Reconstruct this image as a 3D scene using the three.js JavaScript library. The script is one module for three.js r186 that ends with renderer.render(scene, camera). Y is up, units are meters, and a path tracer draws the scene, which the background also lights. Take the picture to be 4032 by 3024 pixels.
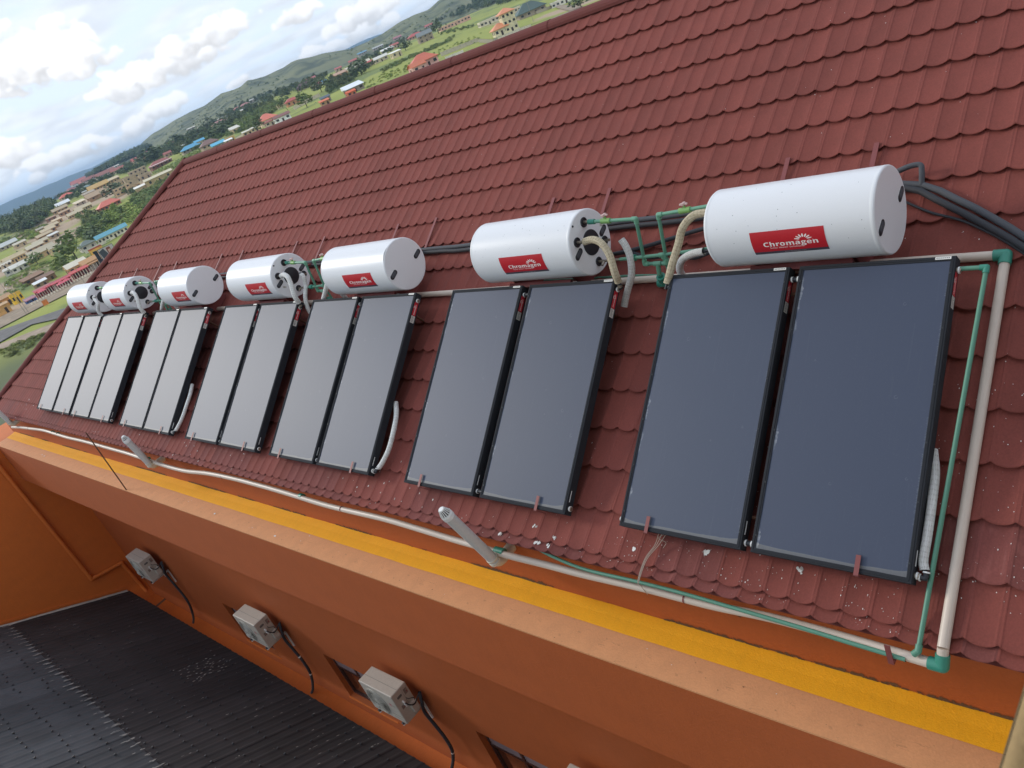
import * as THREE from 'three';
import { mergeGeometries } from 'three/addons/utils/BufferGeometryUtils.js';
import { RoundedBoxGeometry } from 'three/addons/geometries/RoundedBoxGeometry.js';

// ------------------------------------------------------------ camera, sky, sun, exposure
const scene = new THREE.Scene();
const camera = new THREE.PerspectiveCamera(51.13, 4 / 3, 0.05, 30000);
camera.position.set(1.268, 4.359, 3.457);
camera.rotation.set(-0.42422, 0.88321, -0.41230, 'YXZ');
camera.focus = 6; camera.userData.fStop = 18;
camera.updateMatrixWorld(true);
scene.add(camera);

const SUN_DIR = new THREE.Vector3(-0.87, 0.43, 0.24).normalize();
const sun = new THREE.DirectionalLight(new THREE.Color(1.0, 0.95, 0.86), 1.15);
sun.position.copy(SUN_DIR).multiplyScalar(120);
sun.target.position.set(0, 0, 0);
sun.castShadow = true;
sun.shadow.radius = 22;
sun.shadow.mapSize.set(2048, 2048);
Object.assign(sun.shadow.camera, { left: -60, right: 60, top: 60, bottom: -60, near: 1, far: 300 });
scene.add(sun, sun.target);

const renderer = new THREE.WebGLRenderer();
renderer.toneMapping = THREE.LinearToneMapping;
renderer.toneMappingExposure = 1.34;
renderer.shadowMap.enabled = true;
scene.fog = new THREE.FogExp2(new THREE.Color(0.46, 0.70, 0.98), 0.00011);

// ------------------------------------------------------------ helpers
let seed = 20240517;
function rnd() { seed = (seed * 1664525 + 1013904223) >>> 0; return seed / 4294967296; }
const rr = (a, b) => a + (b - a) * rnd();
const V = (x, y, z) => new THREE.Vector3(x, y, z);
const clamp = (x, a, b) => Math.min(b, Math.max(a, x));
const sm = (a, b, x) => { const t = clamp((x - a) / (b - a), 0, 1); return t * t * (3 - 2 * t); };
const mix = (a, b, t) => a + (b - a) * t;
function hash(i, j, k = 0) { let h = (i * 374761393 + j * 668265263 + k * 2147483647) | 0; h = Math.imul(h ^ (h >>> 13), 1274126177); h ^= h >>> 16; return (h >>> 0) / 4294967296; }
function vnoise(x, y, per = 0, k = 0) {
  const i = Math.floor(x), j = Math.floor(y), fx = x - i, fy = y - j, w = (a) => per ? ((a % per) + per) % per : a;
  const u = fx * fx * (3 - 2 * fx), v = fy * fy * (3 - 2 * fy);
  const a = hash(w(i), w(j), k), b = hash(w(i + 1), w(j), k), c = hash(w(i), w(j + 1), k), d = hash(w(i + 1), w(j + 1), k);
  return mix(mix(a, b, u), mix(c, d, u), v);
}
function fbm(x, y, oct = 4, per = 0, k = 0) { let s = 0, a = 0.5, n = 0, p = per; for (let o = 0; o < oct; o++) { s += a * vnoise(x, y, p, k + o); n += a; x *= 2; y *= 2; p *= 2; a *= 0.5; } return s / n; }
const used = {};
function numbered(n) { used[n] = (used[n] || 0) + 1; return used[n] === 1 ? n : n + '_' + String(used[n] - 1).padStart(3, '0'); }
function shade(o) { o.castShadow = true; o.receiveShadow = true; return o; }
function tag(o, label, category, group, kind) { if (label) o.userData.label = label; if (category) o.userData.category = category; if (group) o.userData.group = group; if (kind) o.userData.kind = kind; return o; }
function thing(name, label, category, pos = [0, 0, 0], group) { const g = new THREE.Group(); g.name = numbered(name); g.position.set(...pos); tag(g, label, category, group); scene.add(g); return g; }
function merged(gs) {
  const l = (Array.isArray(gs) ? gs : [gs]).map(g => { const h = g.index ? g.toNonIndexed() : g; if (!h.attributes.normal) h.computeVertexNormals(); for (const k of Object.keys(h.attributes)) if (!['position', 'normal', 'uv'].includes(k)) h.deleteAttribute(k); if (!h.attributes.uv) h.setAttribute('uv', new THREE.Float32BufferAttribute(new Float32Array(h.attributes.position.count * 2), 2)); return h; });
  return l.length === 1 ? l[0] : mergeGeometries(l, false);
}
function part(parent, name, gs, mat, label) { const m = shade(new THREE.Mesh(merged(gs), mat)); m.name = name; if (label) m.userData.label = label; parent.add(m); return m; }
function solo(name, gs, mat, label, category, group, kind) { const m = shade(new THREE.Mesh(merged(gs), mat)); m.name = numbered(name); tag(m, label, category, group, kind); scene.add(m); return m; }
function uvm(g, s = 1) { // uv in metres, by the dominant axis of the normal
  g = g.index ? g.toNonIndexed() : g; const p = g.attributes.position, n = g.attributes.normal, uv = new Float32Array(p.count * 2);
  for (let i = 0; i < p.count; i++) { const ax = Math.abs(n.getX(i)), ay = Math.abs(n.getY(i)), az = Math.abs(n.getZ(i)); const x = p.getX(i), y = p.getY(i), z = p.getZ(i);
    const q = ax > ay && ax > az ? [z, y] : ay > az ? [x, z] : [x, y]; uv[2 * i] = q[0] * s; uv[2 * i + 1] = q[1] * s; }
  g.setAttribute('uv', new THREE.BufferAttribute(uv, 2)); return g;
}
function box(w, h, d, x = 0, y = 0, z = 0) { const g = new THREE.BoxGeometry(w, h, d); g.translate(x, y, z); return uvm(g); }
function rbox(w, h, d, r, x = 0, y = 0, z = 0, seg = 2) { const g = new RoundedBoxGeometry(w, h, d, seg, r); g.translate(x, y, z); return uvm(g); }
function span(x0, x1, y0, y1, z0, z1) { return box(x1 - x0, y1 - y0, z1 - z0, (x0 + x1) / 2, (y0 + y1) / 2, (z0 + z1) / 2); }
function cylAB(a, b, r, seg = 14, r2 = r, open = false) { // cylinder from a to b
  const d = V().subVectors(b, a), L = d.length(), g = new THREE.CylinderGeometry(r2, r, L, seg, 1, open);
  g.translate(0, L / 2, 0); g.applyQuaternion(new THREE.Quaternion().setFromUnitVectors(V(0, 1, 0), d.normalize())); g.translate(a.x, a.y, a.z); return g;
}
function tube(pts, r, seg = 40, rad = 10, tension = 0.5) { return new THREE.TubeGeometry(new THREE.CatmullRomCurve3(pts, false, 'catmullrom', tension), seg, r, rad, false); }
function mb() { // raw triangle builder
  const P = [], U = []; return { tri(a, b, c, ua = [0, 0], ub = [0, 0], uc = [0, 0]) { P.push(...a, ...b, ...c); U.push(...ua, ...ub, ...uc); }, quad(a, b, c, d, uv) { uv = uv || [[0, 0], [1, 0], [1, 1], [0, 1]]; this.tri(a, b, c, uv[0], uv[1], uv[2]); this.tri(a, c, d, uv[0], uv[2], uv[3]); },
    geo() { const g = new THREE.BufferGeometry(); g.setAttribute('position', new THREE.Float32BufferAttribute(P, 3)); g.setAttribute('uv', new THREE.Float32BufferAttribute(U, 2)); g.computeVertexNormals(); return g; }, get n() { return P.length / 9; } };
}
function dataTex(n, f, srgb = false) { // square repeating texture from f(u, v) -> [r, g, b] in 0..1
  const a = new Uint8Array(n * n * 4); for (let j = 0; j < n; j++) for (let i = 0; i < n; i++) { const c = f(i / n, j / n), k = (j * n + i) * 4; for (let q = 0; q < 3; q++) a[k + q] = clamp(Math.round((c.length ? c[q] : c) * 255), 0, 255); a[k + 3] = 255; }
  const t = new THREE.DataTexture(a, n, n); t.wrapS = t.wrapT = THREE.RepeatWrapping; t.magFilter = t.minFilter = THREE.LinearFilter; if (srgb) t.colorSpace = THREE.SRGBColorSpace; t.needsUpdate = true; return t;
}
function rep(t, s, s2 = s) { const c = t.clone(); c.repeat.set(s, s2); c.needsUpdate = true; return c; }
function canvasTex(w, h, draw) { const c = document.createElement('canvas'); c.width = w; c.height = h; const x = c.getContext('2d'); draw(x, w, h); const t = new THREE.CanvasTexture(c); t.colorSpace = THREE.SRGBColorSpace; return t; }
const lin = (r, g, b) => new THREE.Color().setRGB(r, g, b);
function mat(c, rough = 0.7, o = {}) { return new THREE.MeshStandardMaterial({ color: c, roughness: rough, metalness: 0, side: THREE.DoubleSide, ...o }); }

// frames: the roof rises towards -z at PH, the collectors stand a little steeper at TH
const TH = 40.057 * Math.PI / 180, PH = 33.7 * Math.PI / 180, O0 = V(0, 0.0386, -0.0459);
const pp = (x, t, n) => V(x, t * Math.sin(TH) + n * Math.cos(TH), -t * Math.cos(TH) + n * Math.sin(TH));
const rp = (x, s, m) => V(x, O0.y + s * Math.sin(PH) + m * Math.cos(PH), O0.z - s * Math.cos(PH) + m * Math.sin(PH));
// pixel of the photograph -> direction in the world (used to survey where things stand)
const F = 3161.11, Z = { m1: [0, 1400, .3014], m2: [0, 800, .3618], m3: [300, 500, .3014], m4: [600, 300, .3165], m5: [1300, 0, .4973], m6: [0, 600, .2412] };
const px = (z, x, y) => z ? [Z[z][0] + x * Z[z][2], Z[z][1] + y * Z[z][2]] : [x, y];
function dirOf(u, v) { return V((u - 2016) / F, -(v - 1512) / F, -1).applyQuaternion(camera.quaternion).normalize(); }
const azOf = d => Math.atan2(d.x, -d.z), elOf = d => Math.asin(d.y);

// ------------------------------------------------------------ sky
{
  const W = 4096, H = 2048, a = new Float32Array(W * H * 4);
  const blobs = []; // cumulus: azimuth, elevation, half width, half height (radians)
  const addB = (u, v, w, h, s = 1) => { const d = dirOf(u, v); blobs.push([azOf(d), elOf(d), w / F, h / F, s, blobs.length]); };
  for (const b of [[60, 260, 190, 120], [200, 230, 170, 105], [330, 250, 120, 60], [520, 330, 150, 75], [730, 245, 190, 62], [820, 150, 190, 60], [640, 430, 110, 45], [560, 500, 90, 40], [200, 640, 120, 45], [310, 600, 120, 42], [20, 610, 110, 70], [150, 705, 40, 22], [950, 320, 55, 24], [1225, 215, 60, 30], [1330, 185, 80, 28], [1420, 130, 110, 40], [1440, 60, 170, 60], [1180, 60, 110, 40], [1540, 95, 60, 40]]) addB(...b);
  for (let i = 0; i < 90; i++) { const az = -Math.PI + rnd() * 2 * Math.PI, w = rr(0.03, 0.10); let d = Math.abs(az + 1.0); if (d < 0.62) continue; blobs.push([az, rr(0.02, 0.30), w, w * rr(0.3, 0.5), rr(0.6, 1), blobs.length]); }
  const px_ = (j, i) => { // the sky at one texel
    const el = (j + 0.5) / H * Math.PI - Math.PI / 2, y = Math.sin(el), ce = Math.cos(el); {
      const az3 = ((i + 0.5) / W - 0.5) * 2 * Math.PI, dx = Math.cos(az3) * ce, dz = Math.sin(az3) * ce, az = Math.atan2(dx, -dz), k = 0;
      let r, g, b;
      if (y <= 0) { r = 0.62; g = 0.71; b = 0.82; }
      else {
        const t = Math.pow(y, 0.45); // air
        r = mix(0.78, 0.47, t); g = mix(0.88, 0.585, t); b = mix(1.0, 0.77, t);
        const q = 1 / (y + 0.10), X = dx * q * 1.5, Y = dz * q * 1.5;
        const n1 = fbm(X + 7.3, Y * 1.6 + 2.1, 5, 0, 11), n2 = fbm(X * 2.3 + 31, Y * 3.2 + 17, 4, 0, 47);
        const cov = sm(0.36, 0.62, n1 + 0.16 * (n2 - 0.5) + 0.04);
        const lum = mix(0.62, 0.84, sm(0.3, 0.7, n2));
        r = mix(r, lum * 0.985, cov * 0.55); g = mix(g, lum * 1.0, cov * 0.55); b = mix(b, lum * 1.035, cov * 0.55);
        for (const B of rowB) {
          let da = az - B[0]; if (da > Math.PI) da -= 2 * Math.PI; if (da < -Math.PI) da += 2 * Math.PI;
          const ex = da / B[2], ey = (el - B[1]) / B[3]; if (ex * ex + ey * ey > 4) continue;
          const nn = fbm(da * 70 + B[5] * 9.1, el * 90, 6, 0, 5) - 0.5, base = ey < 0 ? ey * ey * 2.2 : ey * ey;
          const c = sm(0.08, 0.40, 1 - ex * ex - base + nn * 2.1) * B[4] * 0.92;
          const lit = mix(0.60, 0.96, sm(-0.7, 0.4, ey + nn * 1.5)); 
          r = mix(r, lit * 0.985, c); g = mix(g, lit * 0.985, c); b = mix(b, lit * 1.0, c);
        }
      }
      return [r, g, b];
    }
  };
  let rowB = [];
  for (let j = 0; j < H; ) { const el = (j + 0.5) / H * Math.PI - Math.PI / 2, st = el > 0 && el < 0.24 ? 1 : 4; rowB = blobs.filter(B => Math.abs(el - B[1]) < 2.1 * B[3]);
    for (let i = 0; i < W; i += st) { const c = px_(j, i); for (let q = 0; q < st; q++) for (let w = 0; w < st; w++) { if (j + q >= H) continue; const k = ((j + q) * W + i + w) * 4; a[k] = c[0]; a[k + 1] = c[1]; a[k + 2] = c[2]; a[k + 3] = 1; } } j += st; }
  const t = new THREE.DataTexture(a, W, H, THREE.RGBAFormat, THREE.FloatType);
  t.mapping = THREE.EquirectangularReflectionMapping; t.magFilter = THREE.LinearFilter; t.needsUpdate = true;
  scene.background = t; scene.environment = t;
}

// ------------------------------------------------------------ materials
const nFine = dataTex(256, (u, v) => { const n = fbm(u * 16, v * 16, 4, 16, 3), m = fbm(u * 64, v * 64, 3, 64, 9); return 0.80 + 0.2 * (0.5 * n + 0.5 * m); });
const nCoarse = dataTex(256, (u, v) => { const n = fbm(u * 4, v * 4, 6, 4, 21); return 0.70 + 0.30 * sm(0.25, 0.75, n); });
const nBump = dataTex(256, (u, v) => fbm(u * 24, v * 24, 4, 24, 33));
const nPlaster = dataTex(512, (u, v) => { // paint: fine grain, faint roller streaks and a few stains
  const n = fbm(u * 8, v * 8, 6, 8, 61), m = fbm(u * 100, v * 100, 2, 100, 71), st = fbm(u * 40, v * 4, 3, 4, 81); let c = 0.92 + 0.10 * (n - 0.5) + 0.10 * (m - 0.5) + 0.04 * (st - 0.5); return clamp(c, 0, 1); });
const nPeach = dataTex(512, (u, v) => { // dirt flecks and hair cracks on the ledge top
  const n = fbm(u * 8, v * 8, 5, 8, 62), m = fbm(u * 90, v * 90, 2, 90, 72); let c = 0.88 + 0.12 * (n - 0.5) + 0.10 * (m - 0.5);
  const cr = Math.abs(fbm(u * 6 + 3, v * 22, 3, 0, 91) - 0.5); const here = fbm(u * 9, v * 9, 2, 9, 95); if (cr < 0.008 && here > 0.62) c *= 0.82; return clamp(c, 0, 1); });
const M = {
  tiles: [], tileDusty: [],
  ridge: mat(lin(0.165, 0.040, 0.032), 0.9, { map: rep(nFine, 1.5) }),
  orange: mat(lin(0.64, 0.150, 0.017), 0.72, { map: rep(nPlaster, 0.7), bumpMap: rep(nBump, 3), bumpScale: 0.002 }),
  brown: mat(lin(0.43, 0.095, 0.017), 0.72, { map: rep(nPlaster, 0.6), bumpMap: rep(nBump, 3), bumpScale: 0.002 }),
  peach: mat(lin(0.76, 0.345, 0.15), 0.8, { map: rep(nPeach, 0.8), bumpMap: rep(nBump, 4), bumpScale: 0.0015 }),
  yellow: mat(lin(0.98, 0.44, 0.002), 0.8, { map: rep(nPlaster, 0.9), bumpMap: rep(nBump, 5), bumpScale: 0.0022 }),
  cream: mat(lin(0.46, 0.31, 0.14), 0.8, { map: rep(nPlaster, 2), bumpMap: rep(nBump, 6), bumpScale: 0.001 }),
  towerWall: mat(lin(0.46, 0.44, 0.40), 0.85),
  dirt: mat(lin(0.13, 0.065, 0.028), 0.95),
  frame: mat(lin(0.016, 0.018, 0.024), 0.85, { map: rep(nFine, 3) }),
  back: mat(lin(0.03, 0.03, 0.033), 0.8),
  tank: mat(lin(0.80, 0.80, 0.81), 0.34),
  cap: mat(lin(0.80, 0.80, 0.805), 0.42),
  rubber: mat(lin(0.022, 0.023, 0.028), 0.5),
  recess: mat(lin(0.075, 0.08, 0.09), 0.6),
  redSteel: mat(lin(0.25, 0.06, 0.055), 0.55, { map: rep(nFine, 4) }),
  rust: mat(lin(0.13, 0.055, 0.028), 0.85, { map: rep(nFine, 6) }),
  brass: mat(lin(0.35, 0.30, 0.24), 0.4, { metalness: 0.8 }),
  whitePlastic: mat(lin(0.78, 0.77, 0.74), 0.5),
  sticker: mat(lin(0.8, 0.8, 0.78), 0.5),
  pvc: mat(lin(0.62, 0.60, 0.57), 0.42, { map: rep(nFine, 3) }),
  pvcCream: mat(lin(0.60, 0.55, 0.44), 0.45),
  beige: mat(lin(0.70, 0.58, 0.48), 0.42, { map: rep(nFine, 3) }),
  green: mat(lin(0.11, 0.29, 0.20), 0.42, { map: rep(nFine, 4) }),
  greenPale: mat(lin(0.16, 0.38, 0.25), 0.45, { map: rep(nFine, 4) }),
  greenFit: mat(lin(0.045, 0.27, 0.19), 0.4, { map: rep(nFine, 4) }),
  lime: mat(lin(0.22, 0.42, 0.13), 0.42),
  pinkClear: mat(lin(0.62, 0.42, 0.38), 0.3),
  cable: mat(lin(0.035, 0.036, 0.042), 0.7, { map: rep(nFine, 6) }),
  cableGrey: mat(lin(0.085, 0.088, 0.098), 0.75, { map: rep(nFine, 6) }),
  acWhite: mat(lin(0.54, 0.49, 0.42), 0.45, { map: rep(nFine, 1.5) }),
  acDark: mat(lin(0.12, 0.115, 0.105), 0.6),
  acGrille: mat(lin(0.42, 0.40, 0.35), 0.5),
  windowFrame: mat(lin(0.060, 0.022, 0.016), 0.5),
  louvre: mat(lin(0.17, 0.11, 0.11), 0.4),
  glassDark: new THREE.MeshPhysicalMaterial({ color: lin(0.02, 0.015, 0.013), roughness: 0.12, clearcoat: 0.6, side: THREE.DoubleSide }),
  sheetDark: [], sheetSkySheen: [],
  white: mat(lin(0.75, 0.73, 0.69), 0.9),
};
const tileMap = dataTex(512, (u, v) => { const n = fbm(u * 6, v * 6, 5, 6, 121), m = fbm(u * 128, v * 128, 2, 128, 131); return clamp(0.80 + 0.22 * (n - 0.5) + 0.20 * (m - 0.5), 0, 1); });
const dustMap = dataTex(512, (u, v) => { // run-off streaks down the slope, lime dust in blotches
  const s = fbm(u * 26, v * 2.0, 4, 0, 141), n = fbm(u * 10, v * 10, 5, 10, 151), m = fbm(u * 128, v * 128, 2, 128, 161); const d = sm(0.52, 0.72, s * 0.5 + n * 0.5) * 0.5; const k = 0.66 + 0.2 * (m - 0.5);
  return [k + d * 0.25, k * 0.92 + d * 0.42, k * 0.95 + d * 0.44]; });
for (let i = 0; i < 4; i++) { const f = 0.90 + 0.06 * i; M.tiles.push(mat(lin(0.272 * f, 0.066 * f, 0.049 * f), 0.92, { map: tileMap, bumpMap: rep(nBump, 8), bumpScale: 0.0006 })); }
for (let i = 0; i < 3; i++) { const f = 0.92 + 0.08 * i; M.tileDusty.push(mat(lin(0.29 * f, 0.085 * f, 0.068 * f), 0.92, { map: dustMap, bumpMap: rep(nBump, 8), bumpScale: 0.0008 })); }
// ------------------------------------------------------------ the building under the tiled roof
const PIT = 0.1842, X00 = -2.907, ROWS = 18, S0 = 0.11, DS = 0.371, XR = 7.5;
const rowS = k => k < 0 ? 0.022 : S0 + DS * k, hipX = s => -23.42 + 0.89 * s;
const waveM = u => 0.011 * Math.pow(Math.abs(2 * u - 1), 2.2) + 0.0022 * Math.exp(-Math.pow((Math.abs(2 * u - 1) - 0.87) / 0.05, 2)) - 0.002 * Math.exp(-Math.pow((Math.abs(2 * u - 1) - 1) / 0.06, 2));
const STEP = 0.036;
function roofM(x, s) { let u = (x - X00) / PIT; u -= Math.floor(u); let k = Math.floor((s - S0) / DS); const a = rowS(k), b = rowS(k + 1); return waveM(u) + STEP * (1 - (s - a) / (b - a)); }
const hotel = thing('hotel_building', 'orange building with the large red tiled roof and a yellow and peach ledge', 'building');
{
  const WZ = -0.24, AZ = -0.59, XE = -23.25, FZ = 0.30;
  // walls; the ledge runs along the eave and its face hangs in front of the wall below
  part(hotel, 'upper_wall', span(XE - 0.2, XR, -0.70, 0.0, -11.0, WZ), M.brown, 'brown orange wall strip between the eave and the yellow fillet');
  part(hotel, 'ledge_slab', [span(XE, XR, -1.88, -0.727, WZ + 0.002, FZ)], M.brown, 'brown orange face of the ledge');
  { // the peach top, 5 mm of paint skim, with a lightly uneven inner edge; the yellow fillet slopes up to the wall with a ragged upper edge
    const p = mb(), y = mb(); const n = 190, x = i => mix(XE, XR, i / n); 
    const zi = i => 0.004 + 0.010 * (fbm(x(i) * 3.1, 4.2, 3) - 0.5), yt = i => -0.688 + 0.022 * (fbm(x(i) * 6, 9.7, 4) - 0.5);
    for (let i = 0; i < n; i++) {
      const a = x(i), b = x(i + 1); const Y = -0.722, yi = Y + 0.006;
      p.quad([a, Y, FZ + 0.003], [b, Y, FZ + 0.003], [b, Y, -0.03], [a, Y, -0.03], [[a, 0.3], [b, 0.3], [b, 0], [a, 0]]);
      p.quad([a, Y - 0.02, FZ + 0.003], [b, Y - 0.02, FZ + 0.003], [b, Y, FZ + 0.003], [a, Y, FZ + 0.003], [[a, 0.32], [b, 0.32], [b, 0.3], [a, 0.3]]);
      y.quad([a, yi, zi(i)], [b, yi, zi(i + 1)], [b, -0.706, -0.13], [a, -0.706, -0.13], [[a, 0.3], [b, 0.3], [b, 0.1], [a, 0.1]]);
      y.quad([a, -0.706, -0.13], [b, -0.706, -0.13], [b, yt(i + 1), WZ + 0.006], [a, yt(i), WZ + 0.006], [[a, 0.1], [b, 0.1], [b, 0], [a, 0]]);
      y.quad([a, yt(i), WZ + 0.006], [b, yt(i + 1), WZ + 0.006], [b, yt(i + 1), WZ - 0.01], [a, yt(i), WZ - 0.01]);
    }
    part(hotel, 'ledge_top', p.geo(), M.peach, 'peach painted top of the ledge'); part(hotel, 'fillet', y.geo(), M.yellow, 'yellow painted fillet');
  }
  { // damp dirt that gathered along the foot of the wall above the fillet: small irregular flecks
    const d = mb(); for (let i = 0; i < 3200; i++) { const a = rr(XE, 0.2), w = rr(0.006, 0.035), h = rr(0.006, 0.034) * sm(0.44, 0.66, fbm(a * 1.7, 2.2, 4)), y0 = -0.680 + rr(-0.01, 0.016); if (h < 0.003) continue; const z = WZ + 0.0035 + rr(0, 0.0015); const pts = []; for (let k = 0; k < 6; k++) { const t = k / 6 * 6.283; pts.push([a + w * Math.cos(t) * rr(0.5, 1), y0 + h * Math.sin(t) * rr(0.5, 1), z]); } for (let k = 1; k < 5; k++) d.tri(pts[0], pts[k], pts[k + 1]); }
    const o = part(hotel, 'dirt_flecks', d.geo(), M.dirt); o.userData.kind = 'stuff';
  }
  { // dirt specks and bird droppings on the ledge
    const d = mb(), w = mb(); const fleck = (q, a, z, r, y) => { const pts = []; for (let k = 0; k < 7; k++) { const t = k / 7 * 6.283; pts.push([a + r * 1.6 * Math.cos(t) * rr(0.5, 1), y, z - r * Math.sin(t) * rr(0.5, 1)]); } for (let k = 1; k < 6; k++) q.tri(pts[0], pts[k], pts[k + 1]); };
    for (let i = 0; i < 70; i++) fleck(d, rr(-20, 0.3), rr(0.02, 0.29), rr(0.002, 0.006), -0.719);
    for (let i = 0; i < 24; i++) fleck(w, rr(-20, -1), rr(0.02, 0.29), rr(0.003, 0.009), -0.7185);
    for (const [a, z] of [[-19.6, 0.15], [-19.4, 0.16], [-8.7, 0.2], [-10.6, 0.17]]) fleck(w, a, z, 0.022, -0.718);
    part(hotel, 'dirt_specks', d.geo(), M.dirt).userData.kind = 'stuff'; part(hotel, 'bird_droppings', w.geo(), M.white).userData.kind = 'stuff';
  }
  // lower wall with real window openings
  const wins = [[-17.0, -15.4], [-12.55, -10.95], [-8.03, -6.43], [-3.5, -1.9]], WY0 = -6.64, WY1 = -5.39, t = 0.24;
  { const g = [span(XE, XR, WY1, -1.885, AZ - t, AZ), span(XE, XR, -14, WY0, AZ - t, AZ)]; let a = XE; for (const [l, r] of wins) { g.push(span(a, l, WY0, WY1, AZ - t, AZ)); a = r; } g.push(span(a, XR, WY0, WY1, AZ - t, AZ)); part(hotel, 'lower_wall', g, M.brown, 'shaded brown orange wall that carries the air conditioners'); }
  part(hotel, 'gutter_floor', span(XE, XR, -7.25, -6.965, AZ + 0.001, 0.9), M.orange, 'orange floor of the gutter between the wall and the dark roof');
  part(hotel, 'soffit', span(XE, XR, -1.94, -1.884, AZ - t, WZ), M.brown);
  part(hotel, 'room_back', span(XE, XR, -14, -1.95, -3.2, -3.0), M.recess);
  for (const [l, r] of wins) {
    const z0 = AZ - 0.10, fw = 0.045, g = [span(l, l + fw, WY0, WY1, z0 - 0.06, z0), span(r - fw, r, WY0, WY1, z0 - 0.06, z0), span(l + fw, r - fw, WY0, WY0 + fw, z0 - 0.06, z0), span(l + fw, r - fw, WY1 - fw, WY1, z0 - 0.06, z0), span(l + fw, r - fw, WY1 - 0.47, WY1 - 0.42, z0 - 0.06, z0), span((l + r) / 2 - 0.03, (l + r) / 2 + 0.03, WY0 + fw, WY1 - fw, z0 - 0.058, z0 + 0.002)];
    const wdw = part(hotel, 'window', g, M.windowFrame);
    part(wdw, 'pane', span(l + fw, r - fw, WY0 + fw, WY1 - 0.47, z0 - 0.034, z0 - 0.028), M.glassDark);
    for (let i = 0; i < 7; i++) { const y = WY1 - 0.085 - i * 0.052; const b = new THREE.BoxGeometry(r - l - 2 * fw, 0.006, 0.06); b.rotateX(0.9); b.translate((l + r) / 2, y, z0 - 0.03); part(wdw, 'louvre_slat', b, M.louvre); }
    part(wdw, 'sill', span(l - 0.02, r + 0.02, WY0 - 0.03, WY0 - 0.002, AZ - 0.12, AZ + 0.025), M.orange);
  }
  // roof: deck, then tiles
  const deck = mb(); { const A = rp(-23.42, 0, -0.03), B = rp(XR, 0, -0.03), R1 = rp(-17.44, 6.72, -0.03), R2 = rp(XR, 6.72, -0.03), A2 = V(-23.42, A.y, 2 * R1.z - A.z), B2 = V(XR, A.y, A2.z), q = p => [p.x, p.y, p.z];
    deck.quad(q(A), q(B), q(R2), q(R1)); deck.quad(q(B2), q(A2), q(R1), q(R2)); deck.tri(q(A2), q(A), q(R1)); deck.quad(q(A), q(A2), q(B2), q(B)); deck.tri(q(B), q(B2), q(R2)); }
  const roof = part(hotel, 'tiled_roof', deck.geo(), M.ridge, 'dark red tiled roof');
  // a tile: wavy top with a small nosing, its front edge a real step
  const US = [0, 0.03, 0.06, 0.09, 0.14, 0.22, 0.34, 0.5, 0.66, 0.78, 0.86, 0.91, 0.94, 0.97, 1];
  function tile(k, i) {
    const s0 = rowS(k), s1 = rowS(k + 1), x0 = X00 + i * PIT, P = [], N = [], U = [], jit = (hash(i, k, 3) - 0.5) * 0.004;
    const scal = u => 0.028 * (1 - Math.pow(Math.abs(2 * u - 1), 2.2));
    const at = (u, s, dm = 0) => rp(x0 + u * PIT, s - scal(u) * (s < s0 + 0.15 ? 1 : 0), waveM(u) + STEP * (1 - (s - s0) / (s1 - s0)) + dm);
    const up = V(0, Math.cos(PH), Math.sin(PH)), dn = V(0, -Math.sin(PH), Math.cos(PH));
    const nrm = u => { const e = 0.01, d = (waveM(Math.min(1, u + e)) - waveM(Math.max(0, u - e))) / ((Math.min(1, u + e) - Math.max(0, u - e)) * PIT); return V(-d, 0, 0).add(up).normalize(); };
    const push = (p, n, a, b) => { P.push(p.x, p.y, p.z); N.push(n.x, n.y, n.z); U.push(a, b); };
    for (let j = 0; j < US.length - 1; j++) {
      const u = US[j], v = US[j + 1], nu = nrm(u), nv = nrm(v), sa = s0 + jit, se = s1 + 0.03, sn = sa + 0.010;
      const a = at(u, sn), b = at(v, sn), c = at(v, se), d = at(u, se), uu = x0 + u * PIT, vv = x0 + v * PIT;
      push(a, nu, uu, sn); push(b, nv, vv, sn); push(c, nv, vv, se); push(a, nu, uu, sn); push(c, nv, vv, se); push(d, nu, uu, se);
      // rounded nose, then the front face
      const e = at(u, sa, -0.006), f = at(v, sa, -0.006), m1 = dn.clone().add(nu).normalize(), m2 = dn.clone().add(nv).normalize();
      push(e, m1, uu, sa); push(f, m2, vv, sa); push(b, nv, vv, sn); push(e, m1, uu, sa); push(b, nv, vv, sn); push(a, nu, uu, sn);
      const g = at(u, sa + 0.034, -STEP - 0.004), h = at(v, sa + 0.034, -STEP - 0.004);
      push(g, dn, uu, sa - 0.03); push(h, dn, vv, sa - 0.03); push(f, dn, vv, sa); push(g, dn, uu, sa - 0.03); push(f, dn, vv, sa); push(e, dn, uu, sa);
    }
    const G = new THREE.BufferGeometry(); G.setAttribute('position', new THREE.Float32BufferAttribute(P, 3)); G.setAttribute('normal', new THREE.Float32BufferAttribute(N, 3)); G.setAttribute('uv', new THREE.Float32BufferAttribute(U, 2)); return G;
  }
  const all = [], panX = [-18.957, -17.811, -16.641, -15.525, -13.905, -12.791, -11.087, -9.921, -8.451, -7.28, -5.539, -4.354, -2.678, -1.514];
  for (let k = -1; k < ROWS; k++) for (let i = -115; i < 56; i++) {
    const x = X00 + (i + 0.5) * PIT, s = (rowS(k) + rowS(k + 1)) / 2; if (x > XR - 0.09 || x < hipX(s) - 0.04) continue;
    const c = rp(x, s, 0.03), v = c.clone().project(camera), inF = Math.abs(v.x) < 1.02 && Math.abs(v.y) < 1.02, under = s > 0.5 && s < 2.6 && panX.some(p => x > p && x < p + 1.08);
    all.push({ k, i, d: c.distanceTo(camera.position), see: inF && !under });
  }
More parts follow.
